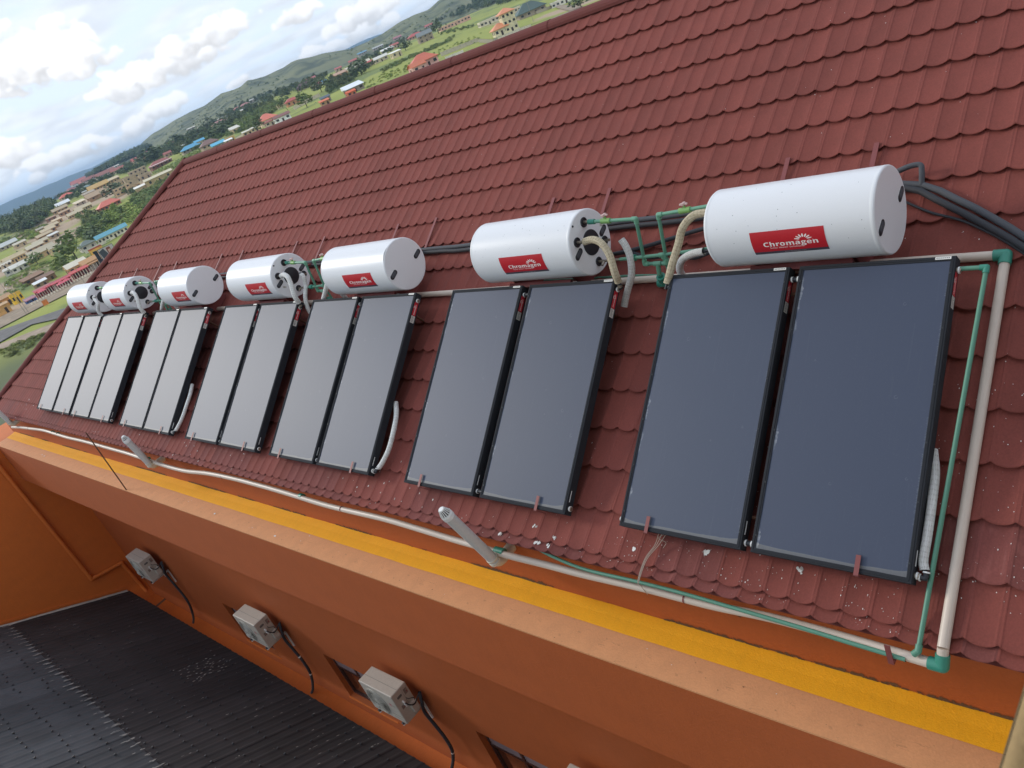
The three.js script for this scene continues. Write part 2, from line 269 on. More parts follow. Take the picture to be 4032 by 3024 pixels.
  const near = new Set(all.filter(t => t.see).sort((a, b) => a.d - b.d).slice(0, 300));
  const bins = M.tiles.map(() => []), dbins = M.tileDusty.map(() => []);
  for (const t of all) {
    const h = hash(t.i, t.k, 7), dusty = t.k < 1 && fbm(t.i * 0.23, t.k * 0.5, 3) > (t.k < 0 ? 0.40 : 0.52) || (t.k === 1 && t.i > 10), set = dusty ? M.tileDusty : M.tiles, b = Math.floor((0.55 * h + 0.45 * fbm(t.i * 0.12 + 3, t.k * 0.4, 2)) * set.length) % set.length;
    if (near.has(t)) part(roof, numbered('tile'), tile(t.k, t.i), set[b]); else (dusty ? dbins : bins)[b].push(tile(t.k, t.i));
  }
  for (const g of [...bins.map((l, i) => [l, M.tiles[i]]), ...dbins.map((l, i) => [l, M.tileDusty[i]])]) if (g[0].length) part(roof, 'tile_field', g[0], g[1]).userData.kind = 'stuff';
  // ridge and hip caps: lapped half rounds
  const cap = (a, b, r, out) => { const g = [], n = 9, d = V().subVectors(b, a).normalize(), w = V().crossVectors(d, out).normalize(), o = V().crossVectors(w, d).normalize(); const q = mb(), L = a.distanceTo(b); const ring = (p, R) => { const l = []; for (let j = 0; j <= n; j++) { const t = Math.PI * (j / n) * 1.12 - 0.19; l.push(p.clone().addScaledVector(w, R * 1.25 * Math.cos(t)).addScaledVector(o, R * Math.sin(t))); } return l; }; const A = ring(a, r * 1.06), B = ring(b, r), A2 = ring(a, r * 1.06 - 0.012), ar = p => [p.x, p.y, p.z]; for (let j = 0; j < n; j++) { q.quad(ar(A[j]), ar(A[j + 1]), ar(B[j + 1]), ar(B[j]), [[0, j * 0.03], [0, j * 0.03 + 0.03], [L, j * 0.03 + 0.03], [L, j * 0.03]]); q.quad(ar(A2[j]), ar(A2[j + 1]), ar(A[j + 1]), ar(A[j])); } return q.geo(); };
  for (let i = 0; i < 13; i++) { const a = XR - i * 1.93, b = Math.max(-17.5, a - 1.97); part(roof, 'ridge_cap', cap(rp(a, 6.68, 0.0), rp(b, 6.68, 0.0), 0.088, V(0, 1, 0)), M.ridge); }
  const h0 = rp(hipX(-0.05), -0.05, 0.0), h1 = rp(-17.44, 6.70, 0.0), nh = 9;
  for (let i = 0; i < nh; i++) { const a = h0.clone().lerp(h1, i / nh), b = h0.clone().lerp(h1, (i + 1.03) / nh); part(roof, 'hip_cap', cap(a, b, 0.10, V(-0.35, 1, 0.2)), M.ridge); }
  // lime spots, droppings and chips lying on the tiles
  { const q = [mb(), mb()]; const spot = (x, s, r, e = 1) => { const c = [], n = 7; for (let k = 0; k < n; k++) { const t = k / n * 6.283, R = r * rr(0.45, 1); const X = x + R * Math.cos(t), S = s + R * e * Math.sin(t); c.push(rp(X, S, roofM(X, S) + 0.002).toArray()); } const m = q[rnd() < 0.6 ? 0 : 1]; for (let k = 1; k < n - 1; k++) m.tri(c[0], c[k], c[k + 1]); };
    const ok = (x, s, r) => { const k = Math.floor((s - S0) / DS); return s - r - 0.004 > rowS(k) && s + r + 0.004 < rowS(k + 1); };
    let n = 0; while (n < 900) { const x = -5.2 + 5.6 * Math.pow(rnd(), 0.7), s = 3.1 * Math.pow(rnd(), 1.5), dens = sm(-6, -0.2, x) * (s < 0.6 ? 1 : 0.45) * sm(0.3, 0.62, fbm(x * 2, s * 2, 3)); const r = rr(0.0015, 0.005); if (rnd() > dens || !ok(x, s, r)) { n += 0.02; continue; } spot(x, s, r, rr(1, 1.8)); n++; }
    for (let i = 0; i < 260; i++) { const x = rr(-21, -4.5), s = rr(0.02, 0.6), r = rr(0.004, 0.014); if (ok(x, s, r * 1.6) && fbm(x * 0.9, s, 3) > 0.5) spot(x, s, r, 1.5); }
    for (let i = 0; i < 120; i++) { const x = rr(-8, 0), s = rr(3.2, 6), r = rr(0.0025, 0.005); if (ok(x, s, r)) spot(x, s, r); }
    for (const [x, s, r] of [[-3.62, 0.055, 0.028], [-3.5, 0.062, 0.02], [-3.45, 0.15, 0.02], [-3.7, 0.2, 0.016], [-4.1, 0.05, 0.022], [-0.12, 4.05, 0.018], [-1.95, 0.28, 0.022], [-1.2, 0.3, 0.02], [-2.6, 0.21, 0.02]]) for (let j = 0; j < 4; j++) { const X = x + rr(-0.03, 0.03), S = s + rr(-0.02, 0.02), R = r * rr(0.4, 1); if (ok(X, S, R * 1.3)) spot(X, S, R, 1.3); }
    part(roof, 'lime_spots', q[0].geo(), M.white).userData.kind = 'stuff'; part(roof, 'grey_spots', q[1].geo(), mat(lin(0.42, 0.36, 0.33), 0.95)).userData.kind = 'stuff'; }
}
// the wing that closes the court on the far side, with the drainpipe on it
{
  const XE = -23.25, w = thing('wing_building', 'plain orange wing wall at the far end, with a moulded strip above the dark roof', 'building');
  part(w, 'wall', [span(-25.2, XE - 0.001, -14, -0.735, -1.0, 9.5)], M.orange);
  part(w, 'parapet', [span(-25.2, XE - 0.001, -0.733, -0.45, 9.2, 9.5)], M.orange);
  const a = V(XE, -6.36, -0.05), b = V(XE, -2.4, 7.8), d = V().subVectors(b, a), L = d.length(), strip = (off, r, m, nm) => { const g = new THREE.BoxGeometry(r, r * 1.6, L); g.rotateX(-Math.atan2(d.y, d.z)); g.translate(XE + r / 2 - 0.004, (a.y + b.y) / 2 + off, (a.z + b.z) / 2); part(w, nm, uvm(g), m); };
  strip(0.125, 0.035, M.orange, 'moulding');
  { const q = mb(); for (let i = 0; i < 70; i++) { const f = i / 70, g = (i + 1) / 70, h = t => 0.035 + 0.030 * fbm(t * 30, 3.3, 3), p = t => a.clone().lerp(b, t); const A = p(f), B = p(g); const o = 0.05 + 0.04 * fbm(f * 24, 1, 2); q.quad([XE + 0.006, A.y + h(f), A.z], [XE + 0.006, B.y + h(g), B.z], [XE + o, B.y + 0.012, B.z], [XE + o, A.y + 0.012, A.z]); } part(w, 'mortar_flashing', q.geo(), mat(lin(0.50, 0.46, 0.40), 0.9, { map: rep(nCoarse, 3) }), 'whitish mortar flashing along the top of the dark roof'); }
  const dp = thing('drainpipe', 'orange painted drainpipe with a double bend running down the far wing wall', 'pipe');
  const R = 0.055, x = XE + R + 0.03, pts = [V(x, -0.8, 0.56), V(x, -5.34, 0.50), V(x, -5.50, -0.36), V(x, -6.7, -0.44)];
  for (let i = 0; i < 3; i++) part(dp, 'pipe', cylAB(pts[i], pts[i + 1], R, 16), M.orange);
  for (const i of [1, 2]) { const s = new THREE.SphereGeometry(R * 1.12, 16, 12); s.translate(pts[i].x, pts[i].y, pts[i].z); const u = V().subVectors(pts[i - 1], pts[i]).normalize(), v = V().subVectors(pts[i + 1], pts[i]).normalize(); part(dp, 'elbow', [s, cylAB(pts[i], pts[i].clone().addScaledVector(u, 0.13), R * 1.12, 16), cylAB(pts[i], pts[i].clone().addScaledVector(v, 0.13), R * 1.12, 16)], M.orange); }
  for (const y of [-2.55, -4.95]) part(dp, 'pipe_clip', [cylAB(V(x, y - 0.02, mix(0.56, 0.50, (-0.8 - y) / 4.54)), V(x, y + 0.02, mix(0.56, 0.50, (-0.8 - y) / 4.54)), R * 1.12, 16)], M.orange);
}
// the dark corrugated roof in the court: sheets lapped side by side in two rows
{
  const sl = 0.507, y0 = -6.385, z0 = -0.09, XE = -23.25, P = 0.27, W = P * 4, L0 = 2.70, L1 = 5.6; // measured along z
  const low = thing('court_roof', 'dark corrugated metal roof low in the court, upper sheets painted paler for reflected sky', 'roof');
  const cs = 1 / Math.hypot(1, sl), at = (x, z, h) => [x, y0 + (z - z0) * sl + h * cs, z - h * sl * cs];
  for (let i = 0; i < 5; i++) { const f = 0.85 + 0.1 * i; M.sheetDark.push(mat(lin(0.030 * f, 0.027 * f, 0.029 * f), 0.72, { map: rep(nCoarse, 0.6) })); M.sheetSkySheen.push(mat(lin(0.062 * f, 0.066 * f, 0.073 * f), 0.72, { map: rep(nCoarse, 0.6) })); }  // the paler upper set has the sky reflection put into its colour
  const prof = t => { t -= Math.floor(t); const d = Math.min(t, 1 - t); return 0.010 * (1 - sm(0.06, 0.26, d)); };
  const sheet = (x, za, zb, lift, tilt) => { const q = mb(), n = 40; for (let i = 0; i < n; i++) { const a = i / n * W * 1.03, b = (i + 1) / n * W * 1.03, ha = prof(a / P) + lift, hb = prof(b / P) + lift; const ea = za + 0.006 * (hash(i, Math.round(x * 10)) - 0.5); q.quad(at(x + a, ea, ha), at(x + b, ea, hb), at(x + b, zb, hb + tilt), at(x + a, zb, ha + tilt), [[x + a, za], [x + b, za], [x + b, zb], [x + a, zb]]); q.quad(at(x + a, ea, ha - 0.008), at(x + b, ea, hb - 0.008), at(x + b, ea, hb), at(x + a, ea, ha)); } return q.geo(); };
  let k = 0; for (let x = XE + 0.01; x < -2; x += W) { part(low, numbered('roof_sheet'), sheet(x, z0, L0 + 0.25, 0.004 * (k % 2), 0), M.sheetDark[(k * 3) % 5]); part(low, numbered('roof_sheet'), sheet(x - 0.02, L0, L0 + L1, 0.016 + 0.004 * (k % 2), 0.012), M.sheetSkySheen[(k * 2) % 5]); k++; }
  // screws on the ribs, and flakes of old paint and dust caught at the laps
  const s = [], d = mb(); for (let x = XE + 0.01; x < -4; x += P) for (let z = 0.25; z < 7; z += 0.47) { if (rnd() < 0.12) continue; const zz = z + rr(-0.03, 0.03), [X, Y, ZZ] = at(x, zz, 0.022 + (z > L0 ? 0.02 : 0)); const g = new THREE.CylinderGeometry(0.020, 0.026, 0.016, 6); g.translate(X, Y + 0.005, ZZ); s.push(g); }
  part(low, 'roof_screws', s, M.rubber).userData.kind = 'stuff';
  const flake = (x, z, w, l, h) => { const c = []; for (let i = 0; i < 6; i++) { const t = i / 6 * 6.283; c.push(at(x + w * Math.cos(t) * rr(0.4, 1), z + l * Math.sin(t) * rr(0.4, 1), h)); } for (let i = 1; i < 5; i++) d.tri(c[0], c[i], c[i + 1]); };
  for (let i = 0; i < 420; i++) { const x = XE + P * Math.floor(rr(1, 60)) + rr(-0.03, 0.03); flake(x, L0 + rr(-0.01, 0.22) * rnd(), rr(0.005, 0.022), rr(0.02, 0.09), 0.058); }
  for (let i = 0; i < 520; i++) { const x = XE + P * Math.floor(rr(1, 62)) + rr(-0.02, 0.02), z = 0.02 + 7 * rnd() * rnd(); if (fbm(x * 0.8, z, 3) < 0.5) continue; flake(x, z, rr(0.004, 0.014), rr(0.01, 0.06), z > L0 ? 0.060 : 0.040); }
  for (let i = 0; i < 60; i++) flake(-16.2 + rr(-0.5, 0.5), rr(0.15, 1.2), rr(0.006, 0.03), rr(0.02, 0.05), 0.041);
  part(low, 'dust_flakes', d.geo(), mat(lin(0.36, 0.34, 0.31), 0.95)).userData.kind = 'stuff';
  solo('steel_strap', [box(0.10, 0.012, 0.34, -21.6, -6.55, -0.28)], M.rust, 'dark rusty strap bridging the orange gutter near the far corner', 'strap');
}
// the tower the photographer leans out of: its window sill shows bottom right, its wall shades the near roof
{
  const tw = thing('tower_building', 'cream plastered window sill of the near building, blurred at the lower right edge', 'building');
  part(tw, 'sill', rbox(0.55, 0.10, 2.7, 0.012, 1.151 + 0.275, 3.85, 3.35), M.cream);
  part(tw, 'wall', [span(1.62, 2.0, -14, 3.8, 0.5, 12), span(1.62, 2.0, 6.2, 10, 0.5, 12), span(1.62, 2.0, 3.8, 6.2, 0.5, 2.0), span(1.62, 2.0, 3.8, 6.2, 4.9, 12), span(0.2, 1.62, 5.9, 6.1, 0.5, 12), span(2.0, 9, 9.8, 10, 0.5, 12), span(8.8, 9, -14, 9.8, 0.5, 12), span(2.0, 8.8, -14, 9.8, 0.5, 0.8), span(2.0, 8.8, -14, 9.8, 11.7, 12), span(2.0, 8.8, 3.5, 3.7, 0.8, 11.7)], M.towerWall);  // unseen walls, plus an overhead slab added to shade the near ledge
}
// ------------------------------------------------------------ solar collectors
const PW = 1.0795, PL = 2.18, T0 = 0.4202, NP = 0.15, XL = [-18.957, -17.811, -16.641, -15.525, -13.905, -12.791, -11.087, -9.921, -8.451, -7.28, -5.539, -4.354, -2.678, -1.514];
const glassVar = [0, 1, 2].map(k => canvasTex(512, 1024, (c, w, h) => {
  c.fillStyle = ['#313b52', '#343e54', '#303a50'][k]; c.fillRect(0, 0, w, h);
  let s = 91 + k * 37; const R = () => (s = (s * 16807) % 2147483647) / 2147483647;
  for (let i = 0; i < 2600; i++) { c.fillStyle = `rgba(${150 + R() * 40},${145 + R() * 40},${130 + R() * 30},${0.02 + 0.05 * R()})`; c.fillRect(R() * w, R() * h, 1 + R() * 3, 1 + R() * 3); }
  for (let i = 0; i < 60; i++) { c.strokeStyle = `rgba(150,150,145,${0.02 + 0.05 * R()})`; c.lineWidth = 1 + R() * 2; const x = R() * w, y = R() * h; c.beginPath(); c.moveTo(x, y); c.lineTo(x + R() * 14 - 7, y + 20 + R() * 160); c.stroke(); }
  // silt at the foot of the pane with a tide line, and a chalky film scratched along the left edge
  for (let x = 0; x < w; x++) { const t = 7 + 9 * fbm(x / 70 + k * 9, 1.7, 5) + 9 * Math.exp(-x / 30) + 11 * Math.exp(-(w - x) / 40); c.fillStyle = `rgba(140,131,113,${0.42 + 0.1 * fbm(x / 9, 5.5, 2)})`; c.fillRect(x, h - t, 1, t); c.fillStyle = 'rgba(160,152,134,0.25)'; c.fillRect(x, h - t - 1.5, 1, 2.5); }
  for (let y = 20; y < h; y++) { const f = fbm(y / 90 + k * 5, 8.1, 3), g = sm(0.55, 0.75, f), t = 3 + 16 * g * fbm(y / 12 + k, 2.2, 3); c.fillStyle = `rgba(205,202,194,${0.10 + 0.5 * g * fbm(y / 6, 7.7, 2)})`; c.fillRect(0, y, t, 1); const f2 = fbm(y / 50, 3.1 + k, 3); if (f2 > 0.55) { c.fillStyle = `rgba(160,158,150,${0.2 * R()})`; c.fillRect(w - 6 * R() - 3, y, 8, 2); } }
  for (let i = 0; i < 5; i++) { c.strokeStyle = 'rgba(170,170,165,0.25)'; c.lineWidth = 2; c.beginPath(); c.arc(R() * w, R() * h, 2 + 5 * R(), 0, 5); c.stroke(); }
}));
const glassM = glassVar.map(t => new THREE.MeshPhysicalMaterial({ map: t, roughness: 0.54, ior: 1.58 }));
function brandMark(c, x, y, s, small) { // lettering and the sun made of petals above it
  c.fillStyle = '#f4efe9'; c.textAlign = 'center'; c.font = `bold ${s}px sans-serif`; c.fillText('Chromagen', x, y);
  if (small) { c.font = `${s * 0.36}px sans-serif`; c.fillText('Solar Water Solutions', x - s * 0.45, y + s * 0.40); }
  for (let i = 0; i < 7; i++) { const a = Math.PI * (0.08 + 0.84 * i / 6), cx = x + s * 1.35, cy = y - s * 0.72; c.save(); c.translate(cx + Math.cos(a) * s * 0.62, cy - Math.sin(a) * s * 0.62); c.rotate(-a); c.beginPath(); c.ellipse(0, 0, s * 0.26, s * 0.085, 0, 0, 6.3); c.fill(); c.restore(); }
}
const sideTex = canvasTex(128, 384, (c, w, h) => { c.fillStyle = '#c02a36'; c.fillRect(0, 0, w, h); c.save(); c.translate(w / 2, h / 2); c.rotate(-Math.PI / 2); brandMark(c, -20, 18, 52, false); c.restore(); });
const infoTex = canvasTex(64, 128, (c, w, h) => { c.fillStyle = '#cfccc4'; c.fillRect(0, 0, w, h); c.fillStyle = '#3b3c44'; for (let i = 0; i < 9; i++) c.fillRect(10, 12 + i * 12, 20 + 24 * hash(i, 3), 4); });
const topTex = canvasTex(128, 32, (c, w, h) => { c.fillStyle = '#dedbd4'; c.fillRect(0, 0, w, h); c.fillStyle = '#43454c'; for (let i = 0; i < 7; i++) c.fillRect(10 + i * 16, 10, 9, 11); });
const tankTex = canvasTex(1024, 512, (c, w, h) => { c.fillStyle = '#c4202c'; c.fillRect(0, 0, w, h); c.fillStyle = '#4c4650'; c.fillRect(0, h - 64, w, 64); brandMark(c, w * 0.53, h * 0.64, 138, true); c.font = '30px sans-serif'; c.fillStyle = '#b9b2b2'; c.fillText('www.chromagen.com', w * 0.56, h - 22); c.font = '26px sans-serif'; c.fillStyle = '#f4efe9'; c.fillText('™', w * 0.835, h * 0.5); });
const SM = { side: new THREE.MeshStandardMaterial({ map: sideTex, roughness: 0.45 }), info: new THREE.MeshStandardMaterial({ map: infoTex, roughness: 0.5 }), top: new THREE.MeshStandardMaterial({ map: topTex, roughness: 0.5 }), tank: new THREE.MeshStandardMaterial({ map: tankTex, roughness: 0.4, side: THREE.DoubleSide }) };
const frameGeo = (() => { const s = new THREE.Shape(), w = PW / 2, b = 0.028; s.moveTo(-w, 0); s.lineTo(w, 0); s.lineTo(w, PL); s.lineTo(-w, PL); s.closePath(); const hl = new THREE.Path(); hl.moveTo(-w + b, b); hl.lineTo(-w + b, PL - b); hl.lineTo(w - b, PL - b); hl.lineTo(w - b, b); hl.closePath(); s.holes.push(hl); const g = new THREE.ExtrudeGeometry(s, { depth: 0.088, bevelEnabled: true, bevelSize: 0.003, bevelThickness: 0.003, bevelSegments: 2, curveSegments: 1 }); g.translate(0, 0, -0.091); const u = uvm(g); // a raised lip inside the rim and rivets along it
  const lip = []; const l = 0.006; lip.push(box(PW - 0.03, l, 0.004, 0, 0.014, 0.0015), box(PW - 0.03, l, 0.004, 0, PL - 0.014, 0.0015), box(l, PL - 0.034, 0.004, -w + 0.014, PL / 2, 0.0015), box(l, PL - 0.034, 0.004, w - 0.014, PL / 2, 0.0015)); return merged([u, ...lip]); })();
const paneGeo = (() => { const g = new THREE.BoxGeometry(PW - 0.052, PL - 0.052, 0.004); g.translate(0, PL / 2, -0.008); return g; })();
const rivets = (() => { const l = []; for (const x of [-PW / 2 + 0.022, PW / 2 - 0.022]) for (let i = 0; i < 6; i++) { const g = new THREE.CylinderGeometry(0.006, 0.006, 0.004, 8); g.rotateX(Math.PI / 2); g.translate(x, 0.12 + i * (PL - 0.24) / 5, 0.003); l.push(g); } return merged(l); })();
const clipGeo = merged([box(0.032, 0.135, 0.004, 0, 0.045, 0.012), box(0.032, 0.004, 0.13, 0, -0.022, -0.051)]);
const stubGeo = (() => { const a = cylAB(V(0, 0, 0), V(0.030, 0, 0), 0.017, 14), b = cylAB(V(0.012, 0, 0), V(0.022, 0, 0), 0.024, 14); return [merged(a), merged(b)]; })();
function panelBody(k) {
  const g = new THREE.Group();
  part(g, 'frame', frameGeo, M.frame); part(g, 'glass_pane', paneGeo, glassM[k % 3]); part(g, 'back_plate', box(PW - 0.01, PL - 0.01, 0.006, 0, PL / 2, -0.088), M.back); part(g, 'rivets', rivets, M.rubber).userData.kind = 'stuff';
  const q = (h, y, z, m, nm) => { const p = new THREE.PlaneGeometry(0.054, h); p.rotateY(Math.PI / 2); p.translate(PW / 2 + 0.0048, y, z); part(g, nm, p, m); };
  q(0.165, PL - 0.185, -0.046, SM.side, 'brand_label'); q(0.085, PL - 0.313, -0.046, SM.info, 'data_label');
  { const p = new THREE.PlaneGeometry(0.10, 0.020); p.translate(PW / 2 - 0.075, PL - 0.0115, 0.0052); part(g, 'serial_label', p, SM.top); }
  part(g, 'vent_slot', box(0.004, 0.10, 0.006, PW / 2 + 0.004, 0.16, -0.03), M.sticker);
  part(g, 'clip', clipGeo, M.redSteel).position.set(k % 2 ? 0.21 : -0.27, 0, 0);
  for (const y of [0.055, PL - 0.085]) for (const sd of [1, -1]) { const p = part(g, 'connector', stubGeo[0], M.brass); p.position.set(sd * (PW / 2 + 0.002), y, -0.045); p.rotation.z = sd > 0 ? 0 : Math.PI; const w = part(p, 'washer', stubGeo[1], M.whitePlastic); }
  return g;
}
const SIDE = ['left', 'right'], ORD = ['farthest pair of collectors', 'second pair from the far end', 'third pair from the far end', 'middle pair of the seven', 'third pair from the near end', 'second pair from the near end', 'nearest pair of collectors'];
const protoP = [panelBody(0), panelBody(1)];
for (let i = 0; i < 14; i++) {
  const g = protoP[i % 2].clone(); g.name = numbered('solar_collector'); scene.add(g);
  const k = (i * 5 + 1) % 3; g.children.find(c => c.name === 'glass_pane').material = glassM[k];
  g.position.copy(pp(XL[i] + PW / 2, T0, NP)); g.rotation.x = TH - Math.PI / 2;
  tag(g, `dark solar collector, ${SIDE[i % 2]} one of the ${ORD[i >> 1]}`, 'solar collector', 'solar collectors in pairs along the tiled roof');
}
// union between the two collectors of a pair
for (let p = 0; p < 7; p++) for (const y of [0.055, PL - 0.085]) { const a = XL[2 * p] + PW + 0.03, b = XL[2 * p + 1] - 0.03, P = x => pp(x, T0 + y, NP - 0.045); const u = thing('pipe_union', `dark union at the ${y < 1 ? 'foot' : 'head'} of the ${ORD[p]}`, 'pipe fitting', [0, 0, 0], 'unions between paired collectors'); part(u, 'nut', cylAB(P(a - 0.006), P(b + 0.006), 0.021, 6), M.rubber); }
// steel rails that carry each pair above the tiles
for (let p = 0; p < 7; p++) {
  const g = thing('mounting_frame', `dark steel legs and rail under the ${ORD[p]}`, 'mounting frame', [0, 0, 0], 'mounting frames under the collectors');
  for (const i of [0, 1]) for (const f of [0.2, 0.8]) for (const t of [0.25, 2.0]) { const x = XL[2 * p + i] + PW * f, a = pp(x, T0 + t, NP - 0.096); const s = (-(a.z - O0.z) * Math.cos(PH) + (a.y - O0.y) * Math.sin(PH)); part(g, 'leg', cylAB(rp(x, s, 0.015), a, 0.015, 6), M.rust); }
  for (const t of [0.25, 2.0]) part(g, 'rail', cylAB(pp(XL[2 * p] + 0.02, T0 + t, NP - 0.108), pp(XL[2 * p + 1] + PW - 0.02, T0 + t, NP - 0.108), 0.014, 6), M.rust);
}

// ------------------------------------------------------------ tanks
const TK = [[-18.2, -16.895, 2.984, .322], [-16.005, -14.793, 2.982, .318], [-13.183, -11.959, 2.984, .324], [-10.547, -9.17, 2.985, .319], [-7.87, -6.485, 2.967, .315], [-4.994, -3.628, 2.98, .317], [-2.215, -0.882, 2.967, .316]], TNN = 0.20;
const STK = [[-17.9, -17.25], [-15.62, -15.06], [-12.62, -12.08], [-9.97, -9.36], [-7.40, -6.79], [-4.58, -3.99], [-1.82, -1.24]];
const tankC = TK.map(t => pp(0, t[2], TNN));
const capsule = (L, r, d) => { const s = new THREE.Shape(); s.absarc(L / 2, 0, r, -Math.PI / 2, Math.PI / 2); s.absarc(-L / 2, 0, r, Math.PI / 2, Math.PI * 1.5); const g = new THREE.ExtrudeGeometry(s, { depth: d, bevelEnabled: true, bevelSize: 0.002, bevelThickness: 0.002, bevelSegments: 2, curveSegments: 10 }); return g; };
const onCap = (g, x, y, z, roll = 0) => { g.rotateZ(roll); g.rotateY(Math.PI / 2); g.translate(x, y, z); return g; }; // extrusions along +z end up along +x
for (let i = 0; i < 7; i++) {
  const [x0, x1, , R] = TK[i], C = tankC[i], open = [0, 1, 3, 5].includes(i), L = x1 - x0;
  const g = thing('water_tank', ['farthest white tank, half hidden by the next one, with pipes on its round end', 'second white tank from the far end, white hose bending off its round end', 'short white tank with a plain round end, third from the far end', 'middle white tank of the row, with black ports and pipes on its end', 'white tank with a plain round end whose seam is peeling, third from the near end', 'white tank with yellowish hose and green pipe on its end, second from near end', 'largest looking, nearest white tank with a plain round end and two grip slots'][i], 'water tank', [x0, C.y, C.z], 'white solar water tanks along the roof');
  const lathe = pts => { const q = new THREE.LatheGeometry(pts.map(p => new THREE.Vector2(p[0], p[1])), 72); q.rotateZ(-Math.PI / 2); return q; }; // y -> x
  const shell = lathe([[R, 0.030], [R, L * 0.5], [R, L - 0.032]]); { const u = shell.attributes.uv; for (let k = 0; k < u.count; k++) u.setXY(k, u.getX(k) * 2 * Math.PI * R, u.getY(k) * L); }
  part(g, 'shell', shell, M.tank);
  part(g, 'end_cap', [lathe([[0, 0], [R - 0.016, 0], [R - 0.005, 0.004], [R + 0.0005, 0.013], [R + 0.0012, 0.030], [R - 0.004, 0.031]])], M.cap);
  const cap = part(g, 'end_cap', [lathe([[R - 0.004, L - 0.033], [R + 0.0012, L - 0.032], [R + 0.0008, L - 0.012], [R - 0.004, L - 0.003], [R - 0.014, L], [0, L]])], M.cap);
  { const n = 24, q = mb(), a0 = 12 * Math.PI / 180, a1 = -24 * Math.PI / 180, u0 = STK[i][0] - x0, u1 = STK[i][1] - x0; for (let k = 0; k < n; k++) { const a = mix(a0, a1, k / n), b = mix(a0, a1, (k + 1) / n), r = R + 0.0015, P = (x, t) => [x, r * Math.sin(t), r * Math.cos(t)]; q.quad(P(u0, b), P(u1, b), P(u1, a), P(u0, a), [[0, 1 - (k + 1) / n], [1, 1 - (k + 1) / n], [1, 1 - k / n], [0, 1 - k / n]]); } part(g, 'brand_sticker', q.geo(), SM.tank); }
  const slot = (dy, dz, roll = 0) => { const s = part(cap, 'grip_slot', onCap(capsule(0.075, 0.027, 0.003), L + 0.0005, dy * R, dz * R, roll), M.rubber); part(s, 'slot_bed', onCap(capsule(0.052, 0.017, 0.001), L + 0.0058, dy * R + 0.004, dz * R, roll), M.recess); };
  const port = (dy, dz, r, nip) => { const s = part(cap, 'port', [(() => { const q = new THREE.CylinderGeometry(r, r, 0.008, 28); q.rotateZ(-Math.PI / 2); q.translate(L + 0.003, dy * R, dz * R); return q; })(), (() => { const q = new THREE.TorusGeometry(r - 0.004, 0.006, 8, 28); q.rotateY(Math.PI / 2); q.translate(L + 0.006, dy * R, dz * R); return q; })()], M.rubber); if (nip) part(s, 'nipple', cylAB(V(L, dy * R, dz * R), V(L + 0.06, dy * R, dz * R), 0.014, 12), M.brass); };
  if (open) {
    slot(-0.07, 0.68, 0.45); slot(0.05, -0.69, 0.45); port(0.65, 0.01, 0.046, 1); port(0.27, 0.585, 0.046, 1); port(-0.25, -0.62, 0.044, 1); port(-0.67, -0.04, 0.044, 1);
    { const q = new THREE.SphereGeometry(0.011, 12, 8); q.translate(L, 0.755 * R, 0.525 * R); part(cap, 'plug', q, M.rubber); }
    part(cap, 'access_cover', [(() => { const q = new THREE.LatheGeometry([[0, 0.022], [0.05, 0.020], [0.085, 0.012], [0.118, 0.010], [0.124, 0.004], [0.124, 0]].map(p => new THREE.Vector2(...p)), 36); q.rotateZ(-Math.PI / 2); q.translate(L, -0.02 * R, -0.02 * R); return q; })()], M.rubber);
    { const p = new THREE.PlaneGeometry(0.06, 0.03); p.rotateY(Math.PI / 2); p.rotateX(-0.5); p.translate(L + 0.0012, (i === 5 ? 0.22 : -0.3) * R, (i === 5 ? -0.72 : 0.55) * R); part(cap, 'data_label', p, SM.info); }
  } else { slot(0.075, -0.695, 0.45); slot(-0.10, 0.71, 0.45); if (i === 4) { const a = cylAB(V(L - 0.03, 0.25 * R + 0.23, 0.42 * R), V(L - 0.002, 0.28 * R + 0.19, 0.52 * R), 0.004, 6); part(cap, 'peeling_edge', [(() => { const q = mb(), n = 14; for (let k = 0; k < n; k++) { const t = 0.4 + k * 0.05, u = t + 0.05, h = 0.010 * Math.sin(Math.PI * k / n), h2 = 0.010 * Math.sin(Math.PI * (k + 1) / n); q.quad([L - 0.036, R * Math.cos(t), R * Math.sin(t)], [L - 0.036, R * Math.cos(u), R * Math.sin(u)], [L - 0.010, (R + h2) * Math.cos(u), (R + h2) * Math.sin(u)], [L - 0.010, (R + h) * Math.cos(t), (R + h) * Math.sin(t)]); } return q.geo(); })()], M.cap); } }
  { // a few flies' specks and scuffs on the paint
    const q = mb(); for (let k = 0; k < (i > 4 ? 26 : 8); k++) { const x = rr(0.06, L - 0.06), t = rr(-0.3, 1.5), r = rr(0.0015, 0.0035), c = []; for (let j = 0; j < 6; j++) { const a = j / 6 * 6.283, tt = t + r * Math.sin(a) * rr(0.6, 1.4) / R; c.push([x + r * Math.cos(a), (R + 0.0012) * Math.sin(tt), (R + 0.0012) * Math.cos(tt)]); } for (let j = 1; j < 5; j++) q.tri(c[0], c[j], c[j + 1]); } part(g, 'specks', q.geo(), M.recess).userData.kind = 'stuff'; }
  const lo = V(-x0, -C.y, -C.z), T = (p) => p.add(lo);
  // red steel cradle: front shelf above the collectors, two saddles, two straps up the slope
  { const b = new THREE.BoxGeometry(L * 0.62, 0.05, 0.035); b.rotateX(TH - Math.PI / 2); const c = T(pp((x0 + x1) / 2 - 0.03, 2.655, 0.028)); b.translate(c.x, c.y, c.z); part(g, 'cradle_shelf', uvm(b), M.redSteel); }
